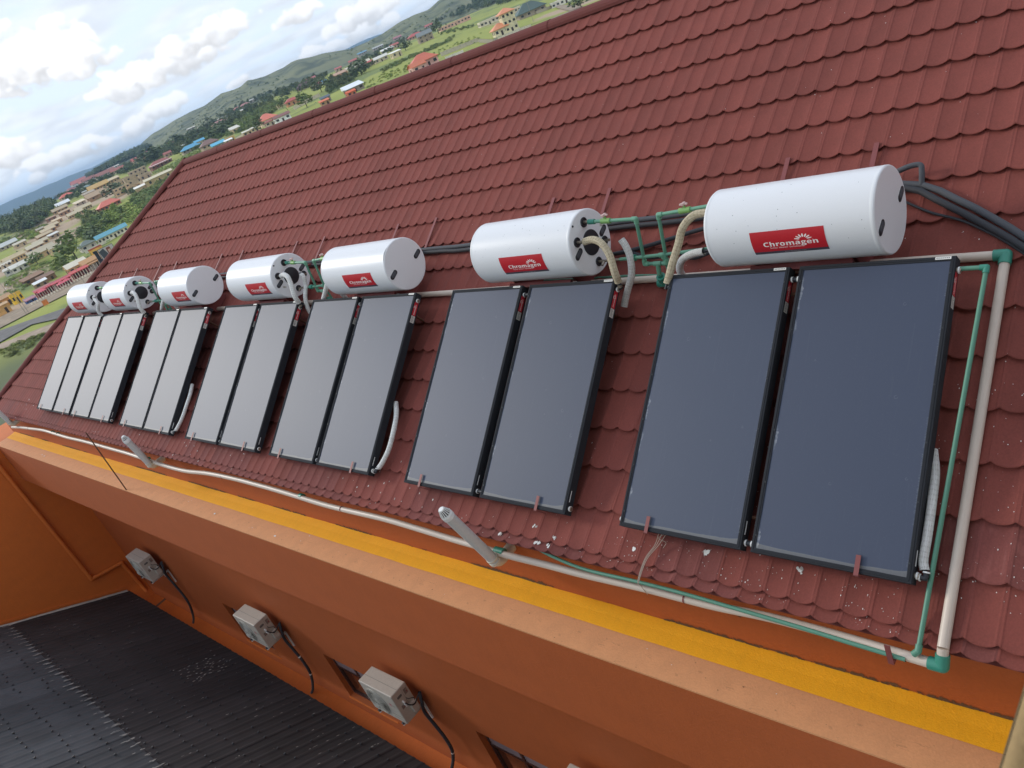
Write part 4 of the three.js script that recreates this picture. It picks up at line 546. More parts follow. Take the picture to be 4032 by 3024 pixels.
// ------------------------------------------------------------ land: surveyed from bearings and estimated distances
const EYE = camera.position.clone();
const ANCH = [[20, 1560, 215], [100, 1400, 265], [150, 1280, 320], [250, 1200, 350], [159, 1147, 400], [370, 1060, 430], [80, 1190, 380], [150, 1060, 480], [300, 1000, 540], [60, 1010, 600], [430, 1010, 480], [250, 930, 640], [400, 900, 600], [120, 900, 720], [30, 900, 830], [442, 801, 620], [300, 860, 720], [520, 740, 750], [650, 680, 720], [560, 660, 820], [300, 740, 1050], [230, 790, 950], [400, 680, 1050], [640, 655, 700], [760, 590, 680], [640, 580, 950], [790, 503, 950], [900, 560, 560], [1075, 470, 560], [1011, 385, 1000], [1170, 420, 620], [1250, 330, 900], [1420, 300, 650], [1560, 240, 640], [1690, 240, 430], [1450, 210, 900], [1670, 150, 720], [1800, 90, 780], [1850, 150, 600], [2010, 110, 480], [1940, 80, 600], [2100, 40, 560], [2300, 20, 520], [1400, 340, 520]].map(([u, v, D]) => { const d = dirOf(u, v), e = elOf(d); return [azOf(d), Math.log(D), EYE.y + D * Math.tan(e)]; });
for (const a of [-95, -85, -75, -65, -55, -45, -35, -25, 0, 40, 90, 140, 180, -110, -140, -165]) { const A = a * Math.PI / 180; ANCH.push([A, Math.log(60), -15], [A, Math.log(130), a < -60 && a > -100 ? -22 : -19]); if (a > -30 || a < -90) ANCH.push([A, Math.log(400), -24], [A, Math.log(900), -20]); }
function landH(az, r) {
  let s = 0, w = 0; const lr = Math.log(Math.max(r, 20));
  for (const [a, l, h] of ANCH) { let da = az - a; if (da > Math.PI) da -= 2 * Math.PI; if (da < -Math.PI) da += 2 * Math.PI; const x = da / 0.075, y = (lr - l) / 0.22, k = Math.exp(-0.5 * (x * x + y * y)) + 1e-5 / (0.3 + x * x + y * y) ; s += k * h; w += k; }
  return s / w;
}
const SIL = [[339, 694], [390, 660], [433, 628], [481, 604], [529, 584], [547, 575], [599, 529], [632, 509], [695, 468], [758, 436], [803, 417], [840, 390], [872, 366], [916, 354], [948, 340], [973, 316], [996, 313], [1043, 300], [1063, 291], [1114, 266], [1146, 244], [1171, 234], [1221, 225], [1272, 209], [1330, 200], [1380, 192], [1443, 165], [1500, 136], [1570, 89], [1633, 57], [1687, 38], [1715, 13], [1728, 0], [1850, -60], [2000, -110], [2200, -200], [2600, -330]].map(([u, v]) => { const d = dirOf(u, v); return [azOf(d), elOf(d)]; });
const FAR = [[-200, 900], [0, 807], [48, 783], [96, 766], [133, 752], [169, 733], [205, 716], [229, 710], [265, 694], [314, 675], [362, 660], [450, 612], [529, 580], [620, 540], [1250, 245], [1360, 193], [1424, 158], [1489, 136], [1600, 100]].map(([u, v]) => { const d = dirOf(u, v); return [azOf(d), elOf(d)]; });
const interp = (T, a) => { if (a <= T[0][0]) return T[0][1]; for (let i = 1; i < T.length; i++) if (a <= T[i][0]) return mix(T[i - 1][1], T[i][1], (a - T[i - 1][0]) / (T[i][0] - T[i - 1][0])); return T[T.length - 1][1]; };
const RF = 1080;
const hillD = a => mix(2700, 1950, sm(-1.17, -1.02, a)) + 120 * Math.sin(a * 9);
function hillH(az, r) {
  const D = hillD(az), h0 = landH(az, RF) - 6, a0 = SIL[0][0]; let hr = EYE.y + D * Math.tan(interp(SIL, az)); hr = mix(h0 - 10, hr, sm(a0 - 0.02, a0 + 0.005, az));
  const t = clamp((r - RF) / (D - RF), 0, 1); const rav = fbm(az * 22, r / 420, 4, 0, 201) - 0.5;
  if (r <= D) return mix(h0, hr, Math.pow(sm(0, 1, t) * 0.55 + t * 0.45, 1.15)) + rav * 34 * t * (1 - t) * 4 * 0.8;
  return hr - (r - D) * 0.12;
}
const H = (az, r) => r < RF ? landH(az, r) : hillH(az, r);
const at3 = (az, r) => V(EYE.x + r * Math.sin(az), H(az, r), EYE.z - r * Math.cos(az));
function pick(u, v, cap = 2500) { const d = dirOf(u, v), az = azOf(d), te = Math.tan(elOf(d)); let lo = 150; for (let r = 150; r < cap; r *= 1.012) { if (EYE.y + r * te < H(az, r)) { let hi = r; for (let i = 0; i < 18; i++) { const m = (lo + hi) / 2; if (EYE.y + m * te < H(az, m)) hi = m; else lo = m; } const p = at3(az, hi); p.D = hi; return p; } lo = r; } const p = at3(az, cap); p.D = cap; return p; }
const heightAt = (x, z) => { const dx = x - EYE.x, dz = z - EYE.z; return H(Math.atan2(dx, -dz), Math.hypot(dx, dz)); };
// ground colours: patches of soil, meadow and scrub
const soil = [['m2', 640, 150, 95], ['m2', 600, 300, 60], ['m2', 120, 700, 60], ['m2', 30, 920, 50], ['m2', 560, 440, 60], ['m2', 300, 560, 70], ['m3', 780, 800, 60], ['m3', 300, 880, 60], ['m3', 640, 780, 60], ['m6', 1300, 950, 55], ['m6', 1650, 650, 60], ['m5', 1900, 60, 40], ['m5', 1380, 160, 26], ['m4', 1100, 740, 26], ['m2', 500, 980, 30], ['m2', 700, 880, 30], ['m2', 900, 760, 35], ['m2', 60, 1200, 40], ['m2', 1050, 700, 30]].map(([z, x, y, r]) => { const p = pick(...px(z, x, y)); return [p.x, p.z, r * 0.5]; });
function groundCol(x, z, r) {
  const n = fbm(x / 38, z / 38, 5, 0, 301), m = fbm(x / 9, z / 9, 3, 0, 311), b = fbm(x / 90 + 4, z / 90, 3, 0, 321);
  let c = [mix(0.24, 0.36, n), mix(0.28, 0.37, n), mix(0.035, 0.065, n)]; const dk = sm(0.5, 0.66, b * 0.6 + m * 0.4); c = c.map((v, i) => mix(v, [0.10, 0.15, 0.04][i], dk * 0.75));  // field tones raised to stand in for sun on the valley
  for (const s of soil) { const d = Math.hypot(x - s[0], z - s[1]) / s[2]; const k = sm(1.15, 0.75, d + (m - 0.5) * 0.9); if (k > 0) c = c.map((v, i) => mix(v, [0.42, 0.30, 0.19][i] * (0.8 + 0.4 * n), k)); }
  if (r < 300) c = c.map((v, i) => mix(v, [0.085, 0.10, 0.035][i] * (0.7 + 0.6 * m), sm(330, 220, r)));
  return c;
}
function hillCol(x, z, az, r) { const n = fbm(x / 160, z / 160, 5, 0, 401), m = fbm(x / 34, z / 34, 4, 0, 411); let c = [mix(0.13, 0.20, n), mix(0.145, 0.20, n), mix(0.065, 0.085, n)]; c = c.map((v, i) => mix(v, [0.035, 0.055, 0.024][i], sm(0.52, 0.64, m) * 0.8)); if (az < -1.15) c = c.map((v, i) => mix(v, [0.03, 0.05, 0.024][i] * (0.7 + m), 0.85)); c = c.map((v, i) => mix(v, [0.22, 0.17, 0.12][i], sm(0.60, 0.68, fbm(x / 70 + 9, z / 70, 4, 0, 421)) * sm(-1.0, -0.85, az) * sm(1600, 1150, r) * 0.7)); return c; }  // hill greens paled and greyed, part of the haze put into the colour
function polar(a0, a1, na, rs, hf, cf) { const P = [], C = [], I = []; for (const r of rs) for (let i = 0; i <= na; i++) { const a = mix(a0, a1, i / na), x = EYE.x + r * Math.sin(a), z = EYE.z - r * Math.cos(a); P.push(x, hf(a, r), z); C.push(...cf(x, z, a, r)); } const w = na + 1; for (let j = 0; j < rs.length - 1; j++) for (let i = 0; i < na; i++) { const k = j * w + i; I.push(k, k + 1, k + w, k + 1, k + w + 1, k + w); } const g = new THREE.BufferGeometry(); g.setAttribute('position', new THREE.Float32BufferAttribute(P, 3)); g.setAttribute('color', new THREE.Float32BufferAttribute(C, 3)); g.setIndex(I); g.computeVertexNormals(); return g; }
const series = (a, b, n) => [...Array(n)].map((_, i) => a * Math.pow(b / a, i / (n - 1)));
const vcol = new THREE.MeshStandardMaterial({ vertexColors: true, roughness: 0.95, side: THREE.DoubleSide });
const landMesh = (name, g, label) => { const m = new THREE.Mesh(g, vcol); m.receiveShadow = true; m.castShadow = true; m.name = name; m.userData = { kind: 'structure', label }; scene.add(m); return m; };
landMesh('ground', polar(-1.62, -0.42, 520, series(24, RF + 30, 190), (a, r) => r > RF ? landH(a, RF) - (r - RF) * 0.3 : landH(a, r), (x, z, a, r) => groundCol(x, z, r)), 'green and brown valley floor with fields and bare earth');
landMesh('hills', polar(-1.36, -0.36, 330, series(RF - 5, 4300, 90), (a, r) => hillH(a, r), hillCol), 'long grassy green hill behind the town');
{ const prof = t => t < 0.55 ? Math.pow(t / 0.55, 0.8) : 1 - (t - 0.55) * 0.6; landMesh('far_hills', polar(-1.75, -0.55, 160, series(6500, 13000, 24), (a, r) => { const D = 9000, t = (r - 6500) / 6500; const top = EYE.y + D * Math.tan(interp(FAR, a)); return mix(-260, top, prof(clamp(t / 0.7, 0, 1))) + 14 * (fbm(a * 60, r / 900, 3) - 0.5); }, (x, z) => { const n = fbm(x / 500, z / 500, 4); return [0.03 + 0.03 * n, 0.05 + 0.03 * n, 0.03 + 0.01 * n]; }), 'blue far ridge on the left horizon'); }
landMesh('plain', polar(-Math.PI, Math.PI, 96, series(20, 14000, 40), (a, r) => { const inV = a > -1.66 && a < -0.38; return inV ? (r < 1000 ? -90 : -110) : Math.min(-15, landH(a, Math.min(r, 900)) - Math.max(0, r - 900) * 0.01); }, () => [0.10, 0.13, 0.05]), 'open country all round');
// roads draped on the ground
function drape(name, label, zone, pts, m, lift = 0.35, kind = 'structure') { const P = pts.map(p => pick(...px(zone, ...p))), s = new THREE.Shape(P.map(p => new THREE.Vector2(p.x, p.z))); let g = new THREE.ShapeGeometry(s); const idx = g.index, pos = g.attributes.position, T = []; const sub = (a, b, c, n) => { const l = Math.max(Math.hypot(a[0] - b[0], a[1] - b[1]), Math.hypot(b[0] - c[0], b[1] - c[1]), Math.hypot(c[0] - a[0], c[1] - a[1])); if (n === 0 || l < 7) { T.push(a, b, c); return; } const h = (p, q) => [(p[0] + q[0]) / 2, (p[1] + q[1]) / 2], ab = h(a, b), bc = h(b, c), ca = h(c, a); sub(a, ab, ca, n - 1); sub(ab, b, bc, n - 1); sub(ca, bc, c, n - 1); sub(ab, bc, ca, n - 1); }; for (let i = 0; i < idx.count; i += 3) sub(...[0, 1, 2].map(k => [pos.getX(idx.getX(i + k)), pos.getY(idx.getX(i + k))]), 5); g = new THREE.BufferGeometry(); g.setAttribute('position', new THREE.Float32BufferAttribute(T.flatMap(([x, z]) => [x, heightAt(x, z) + lift, z]), 3)); g.setAttribute('uv', new THREE.Float32BufferAttribute(T.flatMap(([x, z]) => [x / 14, z / 14]), 2)); g.computeVertexNormals(); const o = solo(name, g, m, label, null, null, kind); return o; }
const asphalt = mat(lin(0.17, 0.155, 0.14), 0.9, { map: nCoarse }), earth = mat(lin(0.36, 0.27, 0.18), 0.95, { map: nCoarse }), paving = mat(lin(0.42, 0.31, 0.22), 0.95, { map: nCoarse });
drape('road', 'grey asphalt road with pale markings at the lower left', 'm2', [[-60, 1560], [350, 1330], [620, 1270], [700, 1230], [770, 1150], [700, 1155], [300, 1290], [-60, 1420]], asphalt, 0.40);
drape('shop_street', 'earth coloured street in front of the red shops', 'm2', [[-60, 1400], [250, 1240], [480, 1120], [720, 1000], [960, 890], [1110, 740], [1160, 690], [1020, 735], [700, 925], [330, 1095], [100, 1215], [-60, 1290]], earth, 0.36);
drape('pavement', 'tan pavement strip between the road and the grass', 'm2', [[-60, 1640], [0, 1545], [640, 1292], [700, 1250], [580, 1390], [0, 1610]], paving, 0.38);
drape('dirt_track', 'pale dirt track at the far right by the white walls', 'm5', [[1790, 45], [1900, 40], [2010, 55], [2010, 75], [1780, 150], [1700, 195], [1660, 190], [1900, 90], [1790, 65]], earth, 0.3);
// ------------------------------------------------------------ trees and plants
function leafGeo(n, shape, leaf, sd) { // many small leaf-clump faces through the volume of a crown of unit height
  seed = sd; const q = mb(); for (let i = 0; i < n; i++) { let x, y, z, k = 0; do { x = rr(-1, 1); y = rr(0, 1); z = rr(-1, 1); k++; } while (k < 60 && !shape(x, y, z)); const s = leaf * rr(0.6, 1.3), a = rr(0, 6.28), b = rr(-0.7, 1.1), ux = V(Math.cos(a), rr(-0.3, 0.3), Math.sin(a)).multiplyScalar(s), w = V(-Math.sin(a) * Math.cos(b), Math.sin(b), Math.cos(a) * Math.cos(b)).multiplyScalar(s * 0.8), c = V(x, y, z); const p = (f, g) => [c.x + ux.x * f + w.x * g, c.y + ux.y * f + w.y * g, c.z + ux.z * f + w.z * g]; q.tri(p(-1, -0.3), p(0.2, -0.9), p(1, 0.3)); q.tri(p(-1, -0.3), p(1, 0.3), p(-0.1, 1)); } return q.geo(); }
const clump = (cs) => (x, y, z) => cs.some(([a, b, c, r]) => (x - a) ** 2 + ((y - b) * 1.25) ** 2 + (z - c) ** 2 < r * r);
const CROWN = [
  leafGeo(230, clump([[0, .62, 0, .34], [.22, .5, .1, .27], [-.24, .52, -.1, .27], [.05, .42, -.22, .26], [-.1, .4, .22, .26], [.1, .8, 0, .2]]), 0.085, 11),
  leafGeo(230, clump([[0, .5, 0, .3], [.3, .55, .05, .24], [-.3, .48, .1, .26], [0, .35, .25, .27], [.15, .75, -.1, .22], [-.15, .7, .05, .2]]), 0.085, 12),
  leafGeo(210, (x, y, z) => y > 0.12 && Math.hypot(x, z) < 0.20 * (1.08 - y) + 0.05 * Math.sin(y * 30) , 0.06, 13),
  leafGeo(260, clump([[0, .55, 0, .42], [.35, .45, 0, .3], [-.35, .45, .1, .3], [0, .45, .35, .3], [0, .45, -.35, .3]]), 0.09, 14),
];
const bananaGeo = (() => { const q = mb(); seed = 77; for (let k = 0; k < 9; k++) { const a = k / 9 * 6.283 + rr(-0.3, 0.3), L = rr(0.5, 0.75), w = 0.11, e = rr(0.5, 0.95); let p = V(0, 0.35, 0), dir = V(Math.cos(a) * 0.55, e, Math.sin(a) * 0.55).normalize(); const sd = V(-Math.sin(a), 0, Math.cos(a)); for (let i = 0; i < 4; i++) { const n = p.clone().addScaledVector(dir, L / 4), w0 = w * [0.5, 1, 1, 0.7][i], w1 = w * [1, 1, 0.7, 0.1][i]; q.quad(p.clone().addScaledVector(sd, w0).toArray(), p.clone().addScaledVector(sd, -w0).toArray(), n.clone().addScaledVector(sd, -w1).toArray(), n.clone().addScaledVector(sd, w1).toArray()); p = n; dir.y -= 0.38; dir.normalize(); } } return merged([q.geo(), cylAB(V(0, 0, 0), V(0, 0.4, 0), 0.035, 6)]); })();
const trunkGeo = merged([cylAB(V(0, 0, 0), V(0.01, 0.42, 0), 0.028, 7, 0.018), cylAB(V(0.01, 0.34, 0), V(0.16, 0.56, 0.06), 0.015, 5, 0.008), cylAB(V(0.01, 0.32, 0), V(-0.16, 0.55, -0.05), 0.015, 5, 0.008), cylAB(V(0.01, 0.4, 0), V(0.02, 0.68, -0.04), 0.014, 5, 0.007)]);
seed = 4242;
const leafM = (r, g, b) => mat(lin(r, g, b), 0.85);
const LEAF = { dark: leafM(0.135, 0.17, 0.075), mid: leafM(0.20, 0.25, 0.075), light: leafM(0.28, 0.35, 0.075), olive: leafM(0.22, 0.25, 0.06), banana: leafM(0.29, 0.37, 0.065), pine: leafM(0.07, 0.10, 0.055) }, trunkM = mat(lin(0.12, 0.085, 0.06), 0.9);  // leaf colours brightened in place of stronger sunlight out in the valley
const inPoly = (x, y, P) => { let c = false; for (let i = 0, j = P.length - 1; i < P.length; j = i++) if ((P[i][1] > y) !== (P[j][1] > y) && x < (P[j][0] - P[i][0]) * (y - P[i][1]) / (P[j][1] - P[i][1]) + P[i][0]) c = !c; return c; };
function scatter(z, poly, n) { const xs = poly.map(p => p[0]), ys = poly.map(p => p[1]), out = []; let k = 0; while (out.length < n && k++ < n * 40) { const x = rr(Math.min(...xs), Math.max(...xs)), y = rr(Math.min(...ys), Math.max(...ys)); if (inPoly(x, y, poly)) out.push(pick(...px(z, x, y))); } return out; }
function mass(name, label, spots, geo, m, h0, h1, wide = 1, cat) { const im = new THREE.InstancedMesh(geo, m, spots.length), q = new THREE.Quaternion(), c = new THREE.Color(); spots.forEach((p, i) => { const h = 0.72 * rr(h0, h1), w = h * wide * rr(0.8, 1.2); q.setFromAxisAngle(V(0, 1, 0), rr(0, 6.28)); im.setMatrixAt(i, new THREE.Matrix4().compose(V(p.x, p.y - 0.06 * h, p.z), q, V(w, h, w))); const f = rr(0.75, 1.3); c.setRGB(f * rr(0.9, 1.15), f, f * rr(0.85, 1.1)); im.setColorAt(i, c); }); im.castShadow = im.receiveShadow = true; im.name = numbered(name); tag(im, label, cat || 'trees', null, 'stuff'); scene.add(im); return im; }
const treeProto = {};
function tree(p, h, kind, leaf, label, group, wide = 1) { const key = kind + leaf; let g; if (!treeProto[key]) { g = new THREE.Group(); part(g, 'trunk', trunkGeo, trunkM); part(g, 'crown', CROWN[kind], LEAF[leaf]); treeProto[key] = g; } else g = treeProto[key].clone(); g.name = numbered(kind === 2 ? 'cypress_tree' : 'tree'); scene.add(g); g.position.set(p.x, p.y - 0.3, p.z); g.scale.set(h * wide, h, h * wide); g.rotation.y = rr(0, 6.28); tag(g, label, 'tree', group); return g; }
function grove(z, poly, n, h0, h1, kinds, leaves, label, group, wide = 1) { for (const p of scatter(z, poly, n)) tree(p, rr(h0, h1), kinds[Math.floor(rnd() * kinds.length)], leaves[Math.floor(rnd() * leaves.length)], label, group, wide); }
// masses that read as one
mass('woodland', 'dark dense wood on the left below the blue ridge', scatter('m6', [[-40, 1150], [230, 1010], [470, 850], [650, 800], [860, 850], [930, 930], [780, 1050], [600, 1250], [300, 1310], [-40, 1370]], 300), CROWN[0], LEAF.dark, 11, 17, 0.85);
mass('woodland', 'lighter rounded crowns among the dark wood on the left', scatter('m6', [[-40, 1180], [300, 1050], [600, 1000], [850, 950], [700, 1150], [400, 1290], [-40, 1340]], 120), CROWN[3], LEAF.mid, 9, 14, 0.8);
mass('tree_belt', 'dark belt of trees along the foot of the long hill', scatter('m4', [[-40, 960], [300, 780], [600, 660], [880, 480], [1260, 280], [1560, 190], [1800, 120], [2050, 10], [2200, -40], [2200, 60], [1750, 230], [1500, 330], [1250, 480], [1000, 600], [820, 740], [560, 840], [300, 960], [-40, 1080]], 430), CROWN[1], LEAF.dark, 6, 11, 0.95);
mass('tree_belt', 'mid green bushes and trees between the houses below the long hill', scatter('m4', [[300, 950], [600, 760], [900, 620], [1250, 420], [1600, 300], [1750, 260], [1400, 560], [1300, 640], [1050, 720], [820, 780], [560, 920]], 420), CROWN[3], LEAF.mid, 3.5, 6.5, 1.1);
mass('tree_belt', 'dark trees between the houses left of the tin sheds', scatter('m5', [[-20, 640], [200, 510], [430, 370], [620, 300], [800, 215], [830, 245], [640, 330], [560, 360], [380, 500], [180, 650], [-20, 760]], 230), CROWN[1], LEAF.dark, 4, 8, 1.0);
mass('tree_belt', 'row of dark trees behind the long pink arcade', scatter('m5', [[820, 185], [1000, 95], [1130, 30], [1300, -30], [1480, -40], [1500, 5], [1290, 60], [1100, 100], [880, 180]], 170), CROWN[0], LEAF.dark, 7, 12, 0.9);
mass('hedge', 'dark hedgerow crossing the green field on the right', [...scatter('m5', [[400, 560], [620, 450], [900, 335], [1000, 270], [1010, 290], [900, 360], [640, 470], [420, 585]], 130), ...scatter('m5', [[880, 255], [1180, 190], [1180, 205], [880, 285]], 50)], CROWN[3], LEAF.mid, 1.6, 3.0, 1.2, 'hedge');
mass('crop_rows', 'light green bushes scattered over the field on the right', scatter('m5', [[100, 720], [500, 560], [900, 380], [1200, 260], [1180, 330], [880, 440], [640, 560], [300, 700]], 170), CROWN[3], LEAF.light, 0.9, 1.8, 1.3, 'bushes');
mass('banana_grove', 'light green banana plants right of the salmon roofed house', scatter('m3', [[380, 1130], [560, 1070], [780, 910], [980, 1000], [880, 1160], [780, 1260], [560, 1290], [420, 1420], [340, 1220]], 420), bananaGeo, LEAF.banana, 3.2, 5, 1.0, 'plants');
mass('banana_grove', 'banana plants and bushes between the white zigzag house and the tiled roof', scatter('m3', [[930, 620], [1240, 500], [1430, 380], [1640, 290], [1640, 340], [1460, 440], [1400, 520], [1290, 600], [1240, 560], [960, 640]], 300), bananaGeo, LEAF.light, 2.5, 4.2, 1.0, 'plants');
mass('banana_grove', 'banana plants below the salmon house on the hillside', scatter('m4', [[1180, 560], [1350, 430], [1400, 560], [1350, 650], [1100, 720], [900, 760], [640, 800], [700, 740], [900, 650]], 220), bananaGeo, LEAF.light, 2.5, 4, 1.0, 'plants');
mass('shrubs', 'green shrubs on the slope behind the tan buildings', scatter('m3', [[1180, 680], [1290, 660], [1240, 760], [1100, 920], [1010, 1060], [960, 1120], [760, 1020], [760, 880], [940, 850]], 150), CROWN[3], LEAF.mid, 3, 6, 1.1, 'bushes');
mass('shrubs', 'dark rounded shrubs left of the blue long roof', scatter('m6', [[1260, 1080], [1560, 1000], [1720, 1020], [1850, 1180], [1780, 1330], [1600, 1380], [1500, 1480], [1330, 1440], [1330, 1200]], 80), CROWN[1], LEAF.mid, 5, 9, 1.1, 'bushes');
mass('shrubs', 'bushes in the meadow between the old houses and the shops', scatter('m2', [[60, 880], [200, 780], [330, 700], [520, 640], [640, 660], [760, 640], [760, 700], [520, 760], [330, 860], [260, 960], [60, 1000]], 90), CROWN[3], LEAF.light, 1.5, 3.5, 1.2, 'bushes');
mass('shrubs', 'green scrub under the dark wood', scatter('m2', [[0, 420], [180, 350], [420, 260], [520, 230], [540, 330], [420, 380], [200, 430], [20, 520]], 180), CROWN[3], LEAF.light, 2, 4, 1.2, 'bushes');
mass('shrubs', 'rough bushes on the grass bank at the lower left', scatter('m2', [[0, 1620], [300, 1480], [480, 1420], [380, 1560], [200, 1660], [0, 1680]], 60), CROWN[3], LEAF.olive, 0.8, 2.2, 1.2, 'bushes');
mass('shrubs', 'dark trees and gardens among the far red roofs', scatter('m6', [[850, 720], [1000, 700], [1250, 560], [1500, 470], [1860, 330], [1860, 430], [1620, 520], [1500, 640], [1350, 720], [1150, 800], [950, 780]], 120), CROWN[1], LEAF.dark, 5, 9, 1.0, 'bushes');
mass('shrubs', 'trees among the houses above the tan blocks', scatter('m3', [[640, 480], [760, 440], [980, 330], [1200, 230], [1400, 260], [1420, 330], [1250, 340], [1000, 460], [860, 560], [700, 600], [560, 640]], 150), CROWN[0], LEAF.dark, 6, 10, 1.0, 'bushes');
mass('woodland', 'forest on the dim ridge running down to the blue range', scatter('m3', [[120, 650], [400, 510], [640, 370], [820, 280], [980, 260], [820, 380], [600, 460], [420, 560], [200, 660]], 500), CROWN[0], LEAF.dark, 10, 16, 1.0);
mass('hill_scrub', 'scattered dark shrubs dotted over the long grassy hill', scatter('m4', [[-40, 790], [300, 575], [640, 405], [860, 250], [1180, 85], [1400, 25], [1700, 0], [1700, 110], [1260, 265], [880, 445], [560, 640], [300, 770], [-40, 930]], 110), CROWN[3], LEAF.mid, 2.5, 4.5, 1.2, 'bushes');
mass('hill_scrub', 'scattered dark shrubs on the far right hill above the field', scatter('m5', [[-20, 440], [300, 330], [560, 180], [800, 80], [1000, 0], [1000, 60], [830, 160], [560, 290], [300, 400], [-20, 500]], 60), CROWN[3], LEAF.mid, 2.5, 4.5, 1.2, 'bushes');
// trees one can tell apart
const single = (z, x, y, h, kind, leaf, label, wide = 1) => tree(pick(...px(z, x, y)), h, kind, leaf, label, null, wide);
single('m3', 530, 915, 13, 3, 'dark', 'big dark rounded tree right of the long brown roofs, left of the tan blocks', 1.15);
single('m2', 860, 640, 17, 1, 'mid', 'big dark green tree behind the shops, left of the grey hipped roof', 1.0);
single('m2', 1060, 420, 10, 0, 'dark', 'dark tree in front of the end of the long blue roof', 1.0);
single('m2', 700, 700, 8, 0, 'light', 'light green bushy tree above the red shop roofs', 1.2);
single('m2', 410, 660, 8, 3, 'mid', 'round dark bush beside the grey white house', 1.1);
single('m2', 220, 610, 6, 3, 'dark', 'small dark bush in front of the yellowish row house', 1.1);
single('m3', 1030, 440, 17, 3, 'dark', 'very dark round tree left of the white zigzag house', 1.2);
single('m3', 900, 480, 13, 3, 'dark', 'dark tree touching the far left of the zigzag house garden', 1.1);
single('m3', 1350, 240, 14, 1, 'dark', 'dark spreading tree above the white shed on the slope', 1.3);
single('m4', 610, 770, 16, 2, 'pine', 'tall dark pointed tree below the middle of the long hill', 1.1);
single('m4', 710, 690, 15, 2, 'pine', 'tall dark pointed tree right of the other pointed tree', 1.2);
single('m4', 690, 560, 12, 2, 'pine', 'small pointed tree against the foot of the hill', 1.4);
single('m4', 880, 740, 12, 3, 'dark', 'dark hedge like tree left of the small white roofed house', 1.6);
single('m4', 1630, 400, 9, 0, 'mid', 'bushy tree in front of the red roofed house and its tan wall', 1.0);
single('m4', 1930, 390, 11, 0, 'mid', 'bushy tree left of the pale ruined walls', 1.0);
single('m4', 2110, 200, 12, 3, 'dark', 'dark tree beside the red roof at the upper right of the town', 1.0);
single('m4', 1360, 670, 9, 1, 'dark', 'dark tree left of the salmon house, just above the ridge of the tiled roof', 0.9);
single('m4', 350, 980, 9, 3, 'dark', 'dark tree below the house with the blue zigzag roof edge', 1.0);
single('m5', 860, 265, 14, 0, 'dark', 'dark feathery tree right of the grey unfinished house', 1.0);
single('m5', 600, 400, 9, 3, 'dark', 'dark round tree beside the cream box house', 1.3);
single('m5', 250, 590, 13, 3, 'dark', 'dark wide tree below the cream row house', 1.2);
single('m5', 1990, 62, 8, 3, 'dark', 'dark small tree at the dirt track on the far right', 1.2);
single('m4', 1252, 38, 14, 1, 'dark', 'lone tree on the crest of the long hill', 1.0);
grove('m3', [[760, 760], [900, 840], [700, 900], [600, 840]], 6, 4, 6, [0, 3], ['mid', 'dark'], 'green tree in the yard before the tan blocks', 'trees in the yard before the tan blocks');
grove('m6', [[560, 700], [760, 650], [900, 640], [1050, 560], [900, 700], [640, 760]], 12, 12, 18, [0, 1, 2], ['dark'], 'tall dark tree on the skyline of the wood near the blue roofed school', 'trees along the skyline of the wood');
grove('m2', [[1150, 130], [1280, 60], [1380, 100], [1300, 240], [1150, 250]], 12, 5, 8, [0, 1], ['mid', 'light'], 'bushy tree in the grove right of the salmon roofed house', 'trees in the grove right of the salmon roofed house');
grove('m4', [[20, 940], [200, 860], [330, 860], [280, 980], [40, 1060]], 10, 6, 10, [0, 1, 3], ['dark', 'mid'], 'dark tree in the cluster left of the blue zigzag roofed house', 'trees left of the blue zigzag roofed house');
// ------------------------------------------------------------ houses of the town
const houseMat = {}; const HM = (hex, r = 0.85) => houseMat[hex + r] || (houseMat[hex + r] = mat(new THREE.Color(hex).multiplyScalar(1.25), r, { map: rep(nCoarse, 0.12) }));  // colours scaled up, sunlight on the town put into the paint
const winM = mat(lin(0.025, 0.025, 0.028), 0.3), doorM = mat(lin(0.05, 0.03, 0.02), 0.6), tinM = h => HM(h, 0.55);
